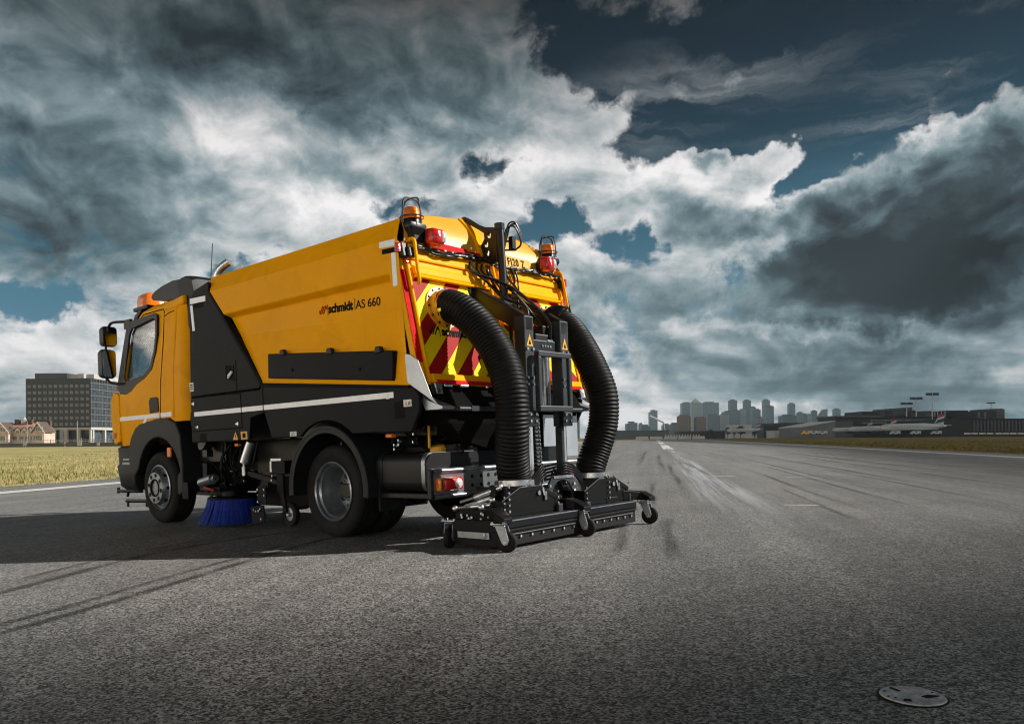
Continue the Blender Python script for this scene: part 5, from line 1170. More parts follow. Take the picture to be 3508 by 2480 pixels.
for dx in (27, 42, 57, 71):
    x = hx(dx); bm = nb(); prism(bm, [(x-1.1, hz(970)), (x+1.1, hz(970)), (x+1.1, hz(964)), (x, hz(957)), (x-1.1, hz(964))], 'y', -.8, 3); d_ = obj('dormer', bm, M['cream'], hb)
    bm = nb()
    for s in (-1, 1): prism(bm, [(x+s*1.45, hz(965.5)), (x+s*1.45, hz(964)), (x, hz(955.2)), (x, hz(957))], 'y', -1.0, 3.5)
    obj('roof', bm, M['darktile'], d_)
    bm = nb(); box(bm, x-.6, x+.6, -.9, -.7, hz(969.5), hz(964.5)); obj('pane', bm, M['dpane'], d_)
for dx in (34, 48, 61, 73):
    x = hx(dx); bm = nb(); box(bm, x-.75, x+.75, -.12, .1, hz(987), hz(977)); wn_ = obj('window', bm, M['dpane'], hb)
for dx in (25, 54, 92):
    x = hx(dx); bm = nb(); box(bm, x-.9 if dx < 90 else x-1.6, x+.9 if dx < 90 else x+1.6, 3.8, 5.2, hz(953), hz(938.5 if dx < 90 else 942)); box(bm, x-1.05, x+1.05, 3.7, 5.3, hz(940.5), hz(939.5)); obj('chimney', bm, M['darktile'], hb)
x = hx(40); bm = nb(); loft(bm, [[(x+r*math.cos(a), 4.5+r*math.sin(a), z) for a in [2*PI*i/8 for i in range(8)]] for r, z in ((.8, hz(948)), (.8, hz(940)), (1.0, hz(939.5)), (.5, hz(936)), (.08, hz(933)), (.05, hz(930)))]); obj('cupola', bm, M['concrete'], hb)

# ---- fence, low wall and marker boards along the road
FY = 262.0
zf = wz(120, 1001, FY)
bm = nb(); box(bm, wx(-40, FY), wx(420, FY), 0, .4, zf-.6, zf+1.1); lw = obj('low_wall', bm, M['midclad'], loc=(0, FY, 0)); tag(lw, 'long low dark wall at the far edge of the left grass', 'wall')
pf = empty('perimeter_fence', (wx(120, FY+8), FY+8, 0), label='pale steel fence in front of the house and black office', cat='fence')
bm = nb()
for z in (1.0, 1.6, 2.15): box(bm, -26, 44, -.03, .03, zf+z, zf+z+.14)
for i in range(70): box(bm, -26+i, -25.94+i, -.02, .02, zf+.6, zf+2.2)
obj('rail', bm, M['pole'], pf)
for i in range(15):
    bm = nb(); box(bm, -26.1+i*5, -25.9+i*5, -.1, .1, zf-.4, zf+2.4); obj('post', bm, M['pole'], pf)
def marker(name, dx, w, h, lab, cat, m, Yd=FY-6, base=1001):
    z0 = wz(dx, base, Yd)
    bm = nb(); box(bm, -w/2, w/2, -.06, .06, .25, h); b_ = obj(name, bm, m, loc=(wx(dx, Yd), Yd, z0)); tag(b_, lab, cat)
    bm = nb(); box(bm, -w*.3-.05, -w*.3+.05, -.05, .05, -.7, .24); obj('leg', bm, M['pole'], b_); bm = nb(); box(bm, w*.3-.05, w*.3+.05, -.05, .05, -.7, .24); obj('leg', bm, M['pole'], b_)
marker('marker_board', 55, 1.1, 1.6, 'white board by the low wall, under the pink house', 'marker board', M['concrete'])
marker('marker_board', 178, 1.4, 1.7, 'white board by the low wall, under the white colonnade', 'marker board', M['concrete'])
marker('marker_board', 220, .9, 1.3, 'smallest white board by the low wall, nearest the truck cab', 'marker board', M['concrete'])
mp = empty('marker_post', (wx(145.5, 240), 240, wz(145, 1004, 240)), label='slim red and white post standing at the back of the left grass', cat='marker post')
for k in range(4):
    bm = nb(); cyl(bm, (0, 0, k*.55), (0, 0, k*.55+.55), .09, 10); obj('band', bm, M['redtape'] if k % 2 else M['concrete'], mp)
for dx, top, lab in ((174, 944, 'tall thin pole before the white colonnade of the office'), (62, 945, 'tall thin pole in front of the pink gabled house')):
    z0 = wz(dx, 1000, 275); bm = nb(); tube(bm, [(0, 0, 0), (0, 0, wz(dx, top, 275)-z0)], [.16, .09], 8); o = obj('lamp_pole', bm, M['pole'], loc=(wx(dx, 275), 275, z0)); tag(o, lab, 'pole')

# ---- skyline
SKY = 2400.0
def tower(dx0, dx1, top, lab, fm, Yd=SKY, cat='tower', style='flat', deep=None, base=978, name='tower'):
    x0, x1 = wx(dx0, Yd), wx(dx1, Yd); w = x1-x0; h = wz((dx0+dx1)/2, top, Yd); d = deep or min(w, 60)
    z0 = min(0, wz(dx0, base, Yd))-2
    r = empty(name, ((x0+x1)/2, Yd, 0), label=lab, cat=cat)
    bm = nb()
    if style == 'slant': prism(bm, [(-w/2, z0), (w/2, z0), (w/2, h), (w*.1, h*.97), (-w/2, h*.72)], 'y', 0, d)
    elif style == 'left': prism(bm, [(-w/2, z0), (w/2, z0), (w/2, h), (-w*.1, h), (-w/2, h*.93)], 'y', 0, d)
    elif style == 'round': loft(bm, [[(p[0], p[1]+d/2, z) for p in rrect(-w/2, w/2, -d/2, d/2, w*.3, w*.3, 4)] for z in (z0, h)])
    else: box(bm, -w/2, w/2, 0, d, z0, h)
    obj('facade', bm, fm, r)
    if style == 'pyramid':
        bm = nb(); a = w*.46; loft(bm, [[(-w*.5+.5, .5, h), (w*.5-.5, .5, h), (w*.5-.5, d-.5, h), (-w*.5+.5, d-.5, h)], [(-w*.42, d*.1, h+1.5), (w*.42, d*.1, h+1.5), (w*.42, d*.9, h+1.5), (-w*.42, d*.9, h+1.5)], [(-.3, d*.5-.3, h+w*.46), (.3, d*.5-.3, h+w*.46), (.3, d*.5+.3, h+w*.46), (-.3, d*.5+.3, h+w*.46)]]); obj('roof', bm, FA[2], r)
    elif style == 'crown':
        bm = nb(); box(bm, -w*.44, w*.44, d*.1, d*.9, h, h+w*.06); box(bm, -w*.34, w*.34, d*.2, d*.8, h+w*.06, h+w*.14); obj('roof', bm, FA[3], r)
    elif style not in ('slant',):
        bm = nb(); box(bm, -w*.3, w*.25, d*.2, d*.8, h, h+max(2.5, h*.03)); obj('roof_plant', bm, M['roofdark'], r)
    return r
T_ = lambda zx: 1309+zx*.2138
U_ = lambda zy: 850.9+zy*.2138
V_ = lambda zx: 1767.2+zx*.2303
Wy = lambda zy: 850.9+zy*.2303
SKYL = [
 (T_(450), T_(565), U_(455), 'squat grey block standing alone, leftmost of the skyline right of the hose', 0, 'left', 1500), (T_(580), T_(622), U_(470), 'small pale block just right of the squat grey block', 2, 'flat', 1500), (T_(612), T_(700), U_(490), 'low dark block at the foot of the lone glass tower', 1, 'flat', 1400),
 (T_(693), T_(775), U_(328), 'lone glass tower with slanted left shoulder, left of the pyramid tower', 0, 'left', SKY), (T_(830), T_(915), U_(478), 'low grey block right of the lone glass tower', 1, 'flat', 1500), (T_(915), T_(1002), U_(468), 'low dark block left of the brown brick block', 1, 'flat', 1400),
 (T_(1002), T_(1125), U_(388), 'brown brick block with stepped top, left below the pyramid tower', 3, 'crown', 1100), (T_(1036), T_(1142), U_(248), 'broad flat glass tower touching the pyramid tower on its left', 0, 'flat', SKY+60), (T_(1136), T_(1232), U_(243), 'tallest glass tower, topped by a pyramid roof', 2, 'pyramid', SKY-40),
 (T_(1180), T_(1284), U_(406), 'brown block with pale window grid, below the pyramid tower', 3, 'crown', 1100), (T_(1252), T_(1420), U_(245), 'wide glass tower with stepped right corner, right of the pyramid tower', 0, 'flat', SKY+20), (T_(1300), T_(1432), U_(375), 'grey slab in front of the wide glass tower', 1, 'flat', 1700),
 (T_(1435), T_(1526), U_(372), 'pale slab right of the wide glass tower', 2, 'flat', 1800), (T_(1478), T_(1602), U_(338), 'dark block below the first slim tower of the right cluster', 1, 'flat', 2000), (T_(1535), T_(1611), U_(220), 'slim dark tower, leftmost of the right cluster', 1, 'flat', SKY),
 (T_(1570), T_(1640), U_(325), 'dark block between the two slim towers', 1, 'flat', 2050), (T_(1640), T_(1702), U_(320), 'pale slab left of the second slim tower', 2, 'flat', 2050), (T_(1688), T_(1756), U_(222), 'second slim dark tower in the right cluster', 1, 'flat', SKY),
 (T_(1755), T_(1812), U_(292), 'round topped tower right of the second slim tower', 0, 'round', 2200), (T_(1805), T_(1857), U_(318), 'grey slab right of the round topped tower', 1, 'flat', 2150), (T_(1815), T_(1892), U_(405), 'low grey block left of the twin stepped tower', 0, 'flat', 1700),
 (T_(1890), T_(1956), U_(218), 'tall half of the twin stepped tower', 0, 'flat', SKY), (T_(1920), T_(1996), U_(280), 'short half of the twin stepped tower', 1, 'flat', SKY-60), (T_(2088), T_(2232), U_(380), 'broad low block at the foot of the lone slim tower', 1, 'flat', 1700),
 (T_(2158), T_(2221), U_(256), 'lone slim tower right of the twin stepped tower', 0, 'flat', SKY), (V_(100), V_(152), Wy(325), 'short dark tower right of the lone slim tower', 0, 'flat', 2100), (V_(150), V_(188), Wy(340), 'shorter block joined to the short dark tower', 1, 'flat', 2100),
 (V_(188), V_(236), Wy(345), 'pale slab between two short dark towers', 2, 'flat', 2200), (V_(238), V_(286), Wy(308), 'square dark tower left of the wedge topped tower', 1, 'flat', 2200), (V_(310), V_(386), Wy(288), 'wedge topped tower with a slanted left shoulder', 0, 'slant', 2200), (V_(455), V_(513), Wy(291), 'rightmost square tower of the skyline', 0, 'flat', 2300),
 (1281, 1300, 936, 'blue grey block glimpsed left of the far hose', 0, 'flat', 1500), (1374, 1384, 953, 'small dark block against the right of the far hose', 1, 'flat', 1500),
]
for a, b, t, lab, fm, st, Yd in SKYL: tower(a, b, t, lab, FA[fm], Yd, style=st)
bl = [(T_(330), T_(900), U_(535), 'long low row of sheds beyond the runway end', 'shed', M['midclad'], 620), (T_(1885), T_(2050), U_(463), 'plain dark box building right of the skyline trees', 'building', M['darkclad'], 700), (T_(2000), T_(2136), U_(538), 'white roofed shed beside the grey hangar wall', 'shed', M['concrete'], 560), (T_(1545), T_(1760), U_(478), 'white flat building behind the dark round tree', 'building', M['concrete'], 760), (T_(1000), T_(1480), U_(540), 'low dark sheds beneath the brown blocks', 'shed', M['darkclad'], 640), (T_(2050), T_(2330), U_(455), 'dark stepped building left above the hangar', 'building', M['midclad'], 720)]
for a, b, t, lab, cat, m, Yd in bl:
    x0, x1 = wx(a, Yd), wx(b, Yd); h = wz((a+b)/2, t, Yd)
    r = empty(cat, ((x0+x1)/2, Yd, 0), label=lab, cat=cat); w = x1-x0
    bm = nb(); box(bm, -w/2, w/2, 0, 18, -1, h*.86); obj('wall', bm, m, r); bm = nb(); box(bm, -w/2-.3, w/2+.3, -.3, 18.3, h*.86, h); obj('roof', bm, M['roofdark'] if m is not M['concrete'] else M['concrete'], r)
# white diagonal roof by the lone tower
r = empty('arena_roof', (wx(1475, 1300), 1300, 0), label='white slanting roof arm in front of the lone glass tower', cat='roof arm'); bm = nb()
tube(bm, [(-13, 0, wz(1460, 933, 1300)), (10, 0, wz(1482, 948, 1300))], 1.6, 8); obj('arm', bm, M['concrete'], r); bm = nb(); tube(bm, [(10, 0, wz(1482, 948, 1300)), (14, 0, 0)], .7, 6); tube(bm, [(9, 0, wz(1482, 948, 1300)), (5, 0, 0)], .7, 6); obj('strut', bm, M['concrete'], r)

# ---- terminal side
def block(name, parts_, lab, cat, Yd, d=30):
    x0 = wx(parts_[0][1], Yd); r = empty(name, (x0, Yd, 0), label=lab, cat=cat)
    for nm, a, b, t0, t1, m, y0 in parts_:
        bm = nb(); box(bm, wx(a, Yd)-x0, wx(b, Yd)-x0, y0, y0+d, max(-1, wz(a, t1, Yd)) if t1 else -1, wz((a+b)/2, t0, Yd)); obj(nm, bm, m, r)
    return r
DK, MD, GR = M['darkclad'], M['midclad'], M['greyclad']
hg = empty('hangar', (wx(V_(130), 470), 470, 0), label='grey hangar with a sloping roof line, left of the parked jets', cat='hangar')
bm = nb(); hzv = lambda zx, zy: (wx(V_(zx), 470)-wx(V_(130), 470), wz(V_(zx), Wy(zy), 470)); prism(bm, [(hzv(130, 0)[0], -1), (hzv(460, 0)[0], -1), hzv(460, 410), hzv(130, 468)], 'y', 0, 40); obj('wall', bm, GR, hg)
bm = nb(); prism(bm, [hzv(128, 468), hzv(460, 410), (hzv(460, 0)[0], hzv(460, 404)[1]), (hzv(128, 0)[0], hzv(128, 462)[1])], 'y', -.5, 40.5); obj('roof', bm, M['concrete'], hg)
bm = nb(); box(bm, hzv(460, 0)[0], hzv(640, 0)[0], 1, 40, -1, hzv(460, 408)[1]); obj('annex', bm, MD, hg)
block('terminal', [('wall', V_(460), V_(1540), Wy(372), None, DK, 0), ('roof', V_(455), V_(1545), Wy(368), Wy(374), MD, -2), ('upper_storey', V_(470), V_(930), Wy(352), Wy(374), MD, 4), ('window_band', V_(800), V_(1520), Wy(392), Wy(408), M['winglass'], -1.2), ('canopy', V_(690), V_(930), Wy(420), Wy(435), GR, -4)], 'long dark terminal behind the parked jets', 'terminal', 520)
block('plant_block', [('wall', V_(722), V_(893), Wy(318), None, DK, 0), ('roof', V_(724), V_(888), Wy(312), Wy(320), MD, -1)], 'small dark block on the terminal roof, left of the stepped block', 'building', 560)
block('office_building', [('wall', V_(944), V_(1245), Wy(302), None, DK, 0), ('upper_storey', V_(1010), V_(1150), Wy(283), Wy(303), MD, 3), ('stair_tower', V_(1184), V_(1243), Wy(270), Wy(303), MD, 5), ('window_band', V_(1020), V_(1230), Wy(318), Wy(326), M['winglass'], -.6), ('window_band', V_(1020), V_(1230), Wy(340), Wy(348), M['winglass'], -.6)], 'stepped dark building behind the floodlight masts', 'building', 620)
block('plant_block', [('wall', V_(1325), V_(1398), Wy(313), None, MD, 0), ('roof', V_(1323), V_(1400), Wy(309), Wy(314), DK, -1)], 'narrow block between two floodlight masts', 'building', 600)
block('office_building', [('wall', V_(1550), V_(1753), Wy(308), None, DK, 0), ('roof', V_(1546), V_(1757), Wy(303), Wy(309), MD, -1), ('window_band', V_(1570), V_(1735), Wy(322), Wy(330), M['winglass'], -.6), ('window_band', V_(1570), V_(1735), Wy(345), Wy(353), M['winglass'], -.6)], 'square dark building right of the tallest floodlight mast', 'building', 600)
block('office_building', [('wall', V_(1815), V_(2030), Wy(310), None, DK, 0), ('stair_tower', V_(2024), V_(2126), Wy(290), None, MD, 2), ('roof', V_(2026), V_(2118), Wy(283), Wy(291), GR, 3)]+[('window', V_(1845+60*(k % 2)), V_(1866+60*(k % 2)), Wy(322+17*(k//2)), Wy(330+17*(k//2)), M['winpale'], -.5) for k in range(8)]+[('window_band', V_(2034), V_(2118), Wy(306+14*k), Wy(311+14*k), M['winpale'], 1.4) for k in range(5)], 'dark building with a paler tower at its right end', 'building', 560)
block('long_shed', [('wall', V_(1480), V_(2420), Wy(388), None, DK, 0), ('roof', V_(1478), V_(2424), Wy(384), Wy(390), MD, -1)]+[('panel', V_(1800+i*34), V_(1816+i*34), Wy(400), Wy(505), MD, -.4) for i in range(18)], 'long dark shed along the right edge, behind the far grass', 'shed', 440)
# floodlight masts
def mast(zx, top, base, Yd, lab):
    x = wx(V_(zx), Yd); h = wz(V_(zx), Wy(top), Yd)
    r = empty('floodlight_mast', (x, Yd, 0), label=lab, cat='floodlight mast', group='floodlight masts by the terminal')
    bm = nb(); tube(bm, [(0, 0, -1), (0, 0, h)], [.55, .3], 10); obj('pole', bm, M['pole'], r)
    bm = nb(); box(bm, -4.0, 4.0, -.2, .2, h-.5, h-.1); obj('crossbar', bm, M['pole'], r)
    for k in (-3.4, -1.4, 1.2, 3.2):
        bm = nb(); loft(bm, [[(k+q*a, y, z) for q, z in ((-1, h-1.2), (1, h-1.2), (1, h+.5), (-1, h+.5))] for y, a in ((-.8, .9), (.1, .9), (.5, .4))]); obj('lamp_head', bm, M['roofdark'], r)
mast(1155, 232, 300, 560, 'shortest floodlight mast, leftmost by the terminal'); mast(1248, 182, 300, 540, 'middle height floodlight mast, second from the left'); mast(1405, 140, 345, 520, 'tallest floodlight mast, third from the left')
r = empty('floodlight_mast', (wx(V_(1977), 600), 600, 0), label='thin mast with a flat head above the rightmost building', cat='floodlight mast', group='floodlight masts by the terminal'); h = wz(V_(1977), Wy(236), 600)
bm = nb(); tube(bm, [(0, 0, 0), (0, 0, h)], [.4, .25], 8); obj('pole', bm, M['pole'], r); bm = nb(); box(bm, -2.6, 2.6, -1.2, 1.2, h, h+.9); obj('lamp_head', bm, M['roofdark'], r)
# aerials on the terminal roof
for k, (zx, top) in enumerate(((1430, 290), (1458, 300), (1495, 296), (1528, 312))):
    h0 = wz(V_(zx), Wy(370), 530); bm = nb(); tube(bm, [(0, 0, 0), (0, 0, wz(V_(zx), Wy(top), 530)-h0+0)], .22, 6); o = obj('roof_aerial', bm, M['pole'], loc=(wx(V_(zx), 530), 530, h0)); tag(o, ('leftmost', 'second from the left', 'third from the left', 'rightmost')[k]+' of the four thin aerials on the terminal roof', 'aerial', 'aerials on the terminal roof')
# parked jets, noses to the left
M['jet'] = mat('jet_white', (.36, .39, .42), .3, var=.06, vscale=.4); M['jetblue'] = mat('jet_blue', (.02, .03, .09), .4); M['jetred'] = mat('jet_red', (.30, .02, .02), .4)
def jet(nose, tail, Yd, lab, k=1.0, group='jets parked at the terminal', tailtop=360, z0=None):
    L = wx(V_(tail), Yd)-wx(V_(nose), Yd); R_ = L*.054; gl = wz(V_(nose), Wy(531), Yd) if z0 is None else z0
    r = empty('parked_jet', (wx(V_(nose), Yd), Yd, gl), label=lab, cat='aeroplane', group=group)
    zc = L*.075+R_*.3
    bm = nb(); lathe(bm, [(0, 0), (R_*.45, L*.012), (R_*.8, L*.04), (R_, L*.09), (R_, L*.66), (R_*.8, L*.80), (R_*.45, L*.92), (R_*.12, L*.99), (0, L)], (0, 0, zc), (1, 0, .018), 18); obj('fuselage', bm, M['jet'], r, smooth=50)
    bm = nb(); prism(bm, [(L*.80, zc+R_*.6), (L*.90, zc+R_*.6+L*.165), (L*.965, zc+R_*.6+L*.165), (L*.95, zc+R_*.4)], 'y', -R_*.12, R_*.12); fin = obj('tail_fin', bm, M['jet'], r)
    bm = nb(); prism(bm, [(L*.865, zc+R_*.6+L*.11), (L*.90, zc+R_*.6+L*.166), (L*.966, zc+R_*.6+L*.166), (L*.962, zc+R_*.6+L*.135)], 'y', -R_*.14, R_*.14); obj('fin_flash', bm, M['jetred'], fin)
    bm = nb(); prism(bm, [(L*.815, zc+R_*.6+L*.02), (L*.86, zc+R_*.6+L*.075), (L*.96, zc+R_*.6+L*.105), (L*.955, zc+R_*.6+L*.05)], 'y', -R_*.14, R_*.14); obj('fin_flash', bm, M['jetblue'], fin)
    for s in (1, -1):
        bm = nb(); prism(bm, [(L*.40, s*R_*.6), (L*.56, s*R_*.6), (L*.68, s*L*.36), (L*.64, s*L*.36)], 'z', zc-R_*.6, zc-R_*.45); obj('wing', bm, M['jet'], r)
        bm = nb(); prism(bm, [(L*.88, s*R_*.1), (L*.95, s*R_*.1), (L*1.0, s*L*.14), (L*.975, s*L*.14)], 'z', zc+R_*.5, zc+R_*.6); obj('tailplane', bm, M['jet'], r)
        bm = nb(); lathe(bm, [(R_*.3, 0), (R_*.42, L*.01), (R_*.42, L*.06), (R_*.25, L*.09), (0, L*.09)], (L*.40, s*L*.12, zc-R_*1.1), (1, 0, 0), 14); obj('engine', bm, M['jetblue'], r, smooth=50)
    bm = nb()
    for x, y in ((L*.10, 0), (L*.52, R_*.9), (L*.52, -R_*.9)): tube(bm, [(x, y, zc-R_), (x, y, L*.012)], .15, 6); cyl(bm, (x, y-.25, L*.012), (x, y+.25, L*.012), L*.012, 10)
    obj('landing_gear', bm, M['roofdark'], r)
    bm = nb()
    for i in range(22): x = L*.13+i*L*.023; box(bm, x, x+L*.008, -R_*1.01, -R_*.97, zc+R_*.12, zc+R_*.34)
    obj('cabin_windows', bm, M['roofdark'], r)
jet(430, 835, 430, 'white jet with red and blue tail, leftmost and farthest of the three'); jet(590, 1072, 410, 'white jet with red and blue tail, middle of the three'); jet(895, 1545, 385, 'white jet with red and blue tail, largest and rightmost of the three')
jet((T_(1500)-1767.2)/.2303, (T_(1868)-1767.2)/.2303, 520, 'small white aircraft parked left of the hangar below the dark tree', group='jets parked left of the hangar')
# apron clutter: ground vehicles, barriers, fence
def van(zx, Yd, lab, m, L=4.6, H=2.0, z0=None):
    gl = wz(V_(zx), Wy(540), Yd) if z0 is None else z0
    r = empty('apron_van', (wx(V_(zx), Yd), Yd, gl), label=lab, cat='van', group='vehicles on the apron')
    bm = nb(); prism(bm, [(-L/2, .35), (L/2, .35), (L/2, H), (-L*.28, H), (-L*.42, H*.6), (-L/2, H*.55)], 'y', -.9, .9); obj('body', bm, m, r, bevel=.05)
    bm = nb(); box(bm, -L*.2, L*.1, -.92, -.89, H*.62, H*.9); obj('window', bm, M['winglass'], r)
    for s in (-.32, .30): bm = nb(); cyl(bm, (L*s, -.95, .35), (L*s, .95, .35), .35, 12); obj('wheel', bm, M['rubber'], r)
van(180, 420, 'orange airport vehicle parked in front of the grey hangar', M['sticker'], 5.0, 2.3)
for zx, lab in ((245, 'white van just right of the orange vehicle'), (330, 'white van under the right end of the grey hangar'), (1040, 'white van below the nose of the largest jet'), (1440, 'white van under the tail of the largest jet'), (1240, 'white van below the middle of the largest jet')): van(zx, 345, lab, M['jet'], 4.0, 1.7)
random.seed(21)
for i, zx in enumerate((1745, 1815, 1890, 1965, 2050, 2120, 2190, 2265)):
    bm = nb(); prism(bm, [(-.3, 0), (.3, 0), (.12, .35), (.08, .6), (-.08, .6), (-.12, .35)], 'x', -1.3, 1.3); o = obj('apron_barrier', bm, M['concrete'], loc=(wx(V_(zx), 330), 330, wz(V_(zx), Wy(534), 330)), bevel=.02)
    o.rotation_euler = (0, 0, 0); tag(o, 'white plastic barrier in the row behind the right grass', 'barrier', 'barriers along the right grass')
# posts of the approach lights beyond the runway end, low blast wall
for i in range(13):
    dx = T_(860+i*29); Yd = 350; z0 = wz(dx, U_(604), Yd)
    if i == 0:
        r0_ = empty('approach_post', (wx(dx, Yd), Yd, z0), cat='approach light', group='row of white posts at the runway end', label='white post in the row at the far runway end')
        bm = nb(); box(bm, -.22, .22, -.15, .15, -.6, 1.15); pa = obj('post', bm, M['jet'], r0_); bm = nb(); box(bm, -.35, .35, -.2, .2, 1.15, 1.5); pb = obj('lamp_head', bm, M['roofdark'], r0_)
    else:
        r = r0_.copy(); C.objects.link(r); r.location = (wx(dx, Yd), Yd, z0)
        for q in (pa, pb): c_ = q.copy(); C.objects.link(c_); c_.parent = r
bm = nb(); x0 = wx(T_(545), 338)
for i in range(5): prism(bm, [(0, -.5), (5.6, -.5), (5.2, .75), (.4, .75)], 'y', 0, 1.2); [setattr(v, 'co', v.co + Vector((6.1*i, 0, 0))) for v in list(bm.verts)[-8:]]
o = obj('blast_wall', bm, M['concrete'], loc=(x0, 338, wz(1440, U_(626), 338)+.3)); tag(o, 'low grey concrete wall in segments across the far runway end', 'wall')

# ---- trees among the skyline sheds
M['leafdark'] = mat('dark_leaf', (.035, .045, .025), .8, var=.4, vscale=.7)
def tree(dx, top, Yd, lab, wpx):
    h = wz(dx, top, Yd); w = wpx/FD*Yd/2
    r = empty('tree', (wx(dx, Yd), Yd, 0), label=lab, cat='tree')
    bm = nb(); tube(bm, [(0, 0, -.5), (.1, 0, h*.35), (0, .1, h*.7)], [.35, .25, .1], 7)
    for k in range(5): a = k*1.3; tube(bm, [(0, 0, h*.35), (math.cos(a)*w*.5, math.sin(a)*w*.5, h*.62)], [.14, .05], 5)
    obj('trunk', bm, M['roofdark'], r)
    bm = nb(); random.seed(int(dx))
    for k in range(420):
        a, b_, q = random.uniform(0, 2*PI), random.uniform(-1, 1), random.random()**.4
        c = Vector((math.cos(a)*math.sqrt(1-b_*b_)*w*q*random.uniform(.8, 1.1), math.sin(a)*math.sqrt(1-b_*b_)*w*q, h*.62+b_*h*.38*q)); s = w*.13
        n1 = Vector((random.gauss(0, 1), random.gauss(0, 1), random.gauss(0, 1))).normalized(); u, v = frame_of(n1)
        quad(bm, [c+u*s, c+v*s, c-u*s, c-v*s])
    obj('crown', bm, M['leafdark'], r)
tree(T_(1645), U_(483), 600, 'round dark tree in front of the white flat building', 22); tree(T_(1510), U_(497), 620, 'dark tree left of the white flat building', 14); tree(T_(1575), U_(505), 640, 'small dark tree between two larger dark trees', 11); tree(T_(1790), U_(512), 620, 'low dark tree right of the white flat building', 14); tree(T_(1340), U_(520), 640, 'low dark tree under the grey slab', 16)

# ---- grass blades along both verges
def blades(name, sgn, n, S0, S1, m):
    bm = nb(); random.seed(3)
    for k in range(n):
        s = S0 + (S1-S0)*random.random()**2.0; u = 20.35 + (s*.5+8)*random.random()**1.6
        hgt = random.uniform(.06, .20) * (1.25 if u > 21 else .7); z = gz(sgn*20.2)+.02 - (.05 if u < 20.6 else 0)
        for j in range(3):
            a = random.uniform(0, 2*PI); lean = random.uniform(.1, .6)*hgt; w = .012+.0004*s; x = sgn*u+random.uniform(-.1, .1); y = s+random.uniform(-.1, .1)
            face(bm, [bm.verts.new((x-math.cos(a)*w, y-math.sin(a)*w, z)), bm.verts.new((x+math.cos(a)*w, y+math.sin(a)*w, z)), bm.verts.new((x+lean*math.sin(a), y-lean*math.cos(a), z+hgt))])
    return tag(obj(name, bm, m, rot=ROT_RW), 'short dry grass blades on the verge', 'grass', kind='stuff')
blades('grass', -1, 9000, 12, 110, M['grassA']); blades('grass', 1, 5000, 22, 140, M['grassB'])

# ---- round light fitting set into the asphalt, lower right
lx, ls = to_rw(1.278, 2.515)
il = empty('inset_light', tuple(rw(lx, ls, .001)), (0, 0, .35), label='round flat metal light fitting set into the asphalt, lower right', cat='runway light')
M['fitting'] = mat('worn_fitting', (.45, .46, .47), .55, .15, var=.35, vscale=22, dirt=(.10, .11, .11), dirt_amt=.6)
bm = nb(); lathe(bm, [(.106, 0), (.104, .002), (.098, .003), (.098, .001)], (0, 0, 0), (0, 0, 1), 48); obj('rim', bm, M['dust'], il)
bm = nb(); lathe(bm, [(.098, .003), (.096, .006), (.092, .007), (.088, .005), (0, .006)], (0, 0, 0), (0, 0, 1), 48); obj('disc', bm, M['fitting'], il, smooth=40)
for p in ([(.012, -.022), (.044, -.018), (.070, -.040), (.036, -.040), (.018, -.040)], [(-.070, -.030), (-.058, -.020), (-.04, -.030), (-.05, -.044), (-.058, -.036)]):
    bm = nb(); prism(bm, p, 'z', .004, .0078); obj('lens_recess', bm, M['ink'], il)
bm = nb(); box(bm, -.012, -.004, .045, .082, .004, .0085); bolts(bm, [(-.08, .02, .004), (.078, -.005, .004), (-.07, .0, .004), (-.05, .066, .004)], (0, 0, 1), .004, .003); obj('screw', bm, M['dust'], il)

# ------------------------------------------------------------------ unseen clouds added towards the sun, to darken the foreground and the right
def added_shadow_cloud(name, pts, H, thick, m, seed):
    """lumpy slab at height H whose shadow covers the ground polygon pts (world X, Y)"""
    bm = nb(); random.seed(seed); rings = []
    n = len(pts); cx = sum(p[0] for p in pts)/n; cy = sum(p[1] for p in pts)/n
    per = bez([(*p, 0) for p in pts+[pts[0]]], 10)[:-1]
    for k, z in ((.80, -.5), (1.0, -.2), (1.0, .25), (.72, .8), (.3, 1.0)):
        row = []
        for p in per:
            hz_ = H + z*thick + random.uniform(-.1, .1)*thick; off = sd*(hz_/sd.z); row.append(Vector((cx+(p.x-cx)*k+off.x, cy+(p.y-cy)*k+off.y, hz_)))
        rings.append(row)
    loft(bm, rings)
    return tag(obj(name, bm, m, smooth=60), kind='structure')
def added_cloud_mat(name, f):
    m = bpy.data.materials.new(name); m.use_nodes = True; nt = m.node_tree; nt.nodes.clear()
    co = nd(nt, 'ShaderNodeTexCoord').outputs['Object']
    df = nd(nt, 'ShaderNodeBsdfDiffuse', {0: (.8, .8, .8, 1)}); tl = nd(nt, 'ShaderNodeBsdfTranslucent', {0: (.7, .7, .7, 1)}); tr = nd(nt, 'ShaderNodeBsdfTransparent')
    body = nd(nt, 'ShaderNodeMixShader', {0: .4, 1: df.outputs[0], 2: tl.outputs[0]})
    fac = mth(nt, 'MULTIPLY', mrange(nt, noise(nt, co, .05, 5, .6), .2, .6, .75, 1.0), f)
    ms = nd(nt, 'ShaderNodeMixShader', {0: fac, 1: tr.outputs[0], 2: body.outputs[0]})
    nd(nt, 'ShaderNodeOutputMaterial', {0: ms.outputs[0]}); return m
added_shadow_cloud('cloud_shade', [(-14, 3.5), (-5, 3.5), (-1, 3.6), (1.2, 4.2), (2.8, 5.4), (5, 7.6), (12, 4.5), (14, -8), (0, -14), (-14, -8)], 165, 10, added_cloud_mat('added_cloud_thick', .86), 3)
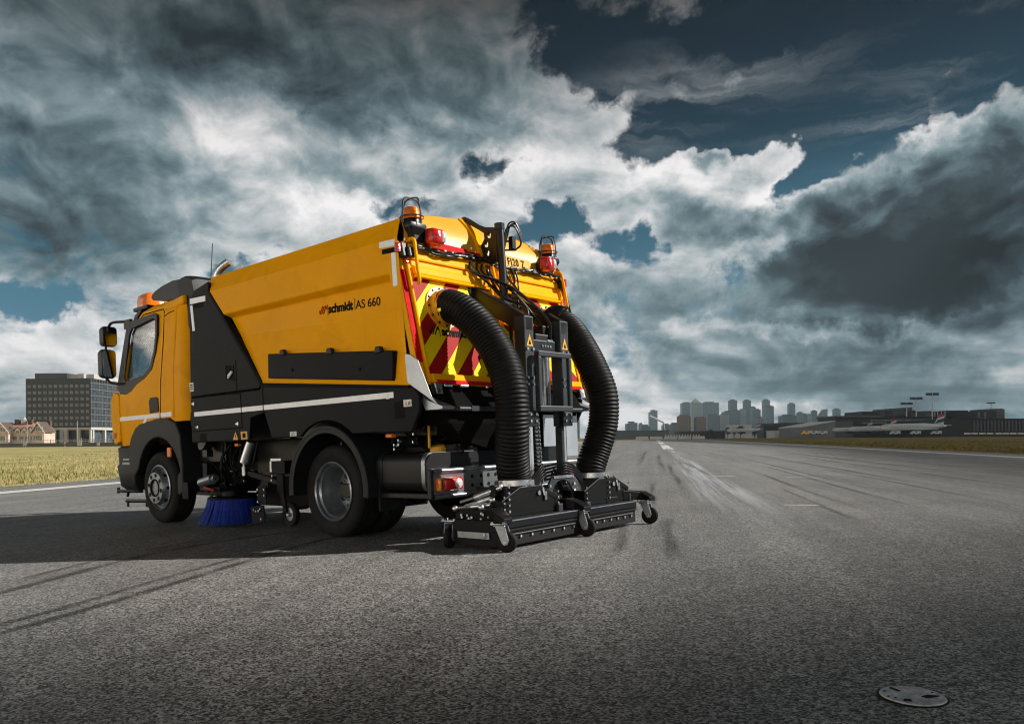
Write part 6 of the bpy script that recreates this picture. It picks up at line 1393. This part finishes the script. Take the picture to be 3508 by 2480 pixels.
added_shadow_cloud('cloud_shade', [(3.6, -3), (4.8, 4), (6.6, 10), (9.0, 16), (15, 36), (28, 95), (60, 330), (250, 760), (700, 800), (700, 100), (120, -10), (20, -20)], 300, 22, added_cloud_mat('added_cloud_thin', .56), 4)

# ------------------------------------------------------------------ every bolt, hinge and catch an object of its own
def explode(names):
    for o in list(bpy.data.objects):
        if o.type != 'MESH' or o.children or o.name.split('.')[0] not in names: continue
        bm = bmesh.new(); bm.from_mesh(o.data); seen = set(); isl = []
        for v in bm.verts:
            if v in seen: continue
            st = [v]; seen.add(v); grp = []
            while st:
                w = st.pop(); grp.append(w)
                for e in w.link_edges:
                    q = e.other_vert(w)
                    if q not in seen: seen.add(q); st.append(q)
            isl.append(set(grp))
        if 1 < len(isl) <= 30:
            for k, g in enumerate(isl):
                b2 = bm.copy(); b2.verts.ensure_lookup_table(); keep = {v.index for v in g}
                bmesh.ops.delete(b2, geom=[v for v in b2.verts if v.index not in keep], context='VERTS')
                me = bpy.data.meshes.new(o.name); b2.to_mesh(me); b2.free()
                for m in o.data.materials: me.materials.append(m)
                if k == 0: first = me
                else: c = o.copy(); c.data = me; C.objects.link(c); c.parent = o.parent
            o.data = first
        bm.free()
explode({'bolt', 'bolt_hole', 'hinge', 'latch', 'cable_tie', 'clamp_plate', 'brush_arm', 'rear_reflector', 'latch_bar', 'door_latch', 'lift_arm', 'slide_rail', 'bumper_bracket', 'pipe_fitting', 'warning_triangle', 'label_print', 'hinge_bracket', 'accumulator', 'support_bracket', 'bracket', 'step', 'lens_recess', 'screw', 'side_shield', 'chain_pins', 'splash_panel', 'tailgate_ribs', 'fitting', 'adjuster_ram', 'bracket_edge', 'ram_eye'})

# ------------------------------------------------------------------ air between us and the skyline
bm = nb(); box(bm, -3050, 3050, -3050, 3050, -2.0, 172)
hz_m = bpy.data.materials.new('haze_air'); hz_m.use_nodes = True; nt = hz_m.node_tree; nt.nodes.clear()
pv = nd(nt, 'ShaderNodeVolumePrincipled', {'Color': (.34, .48, .56, 1), 'Density': 0.00014, 'Anisotropy': 0.2})
nd(nt, 'ShaderNodeOutputMaterial', {'Volume': pv.outputs[0]})
tag(obj('haze', bm, hz_m), kind='stuff')
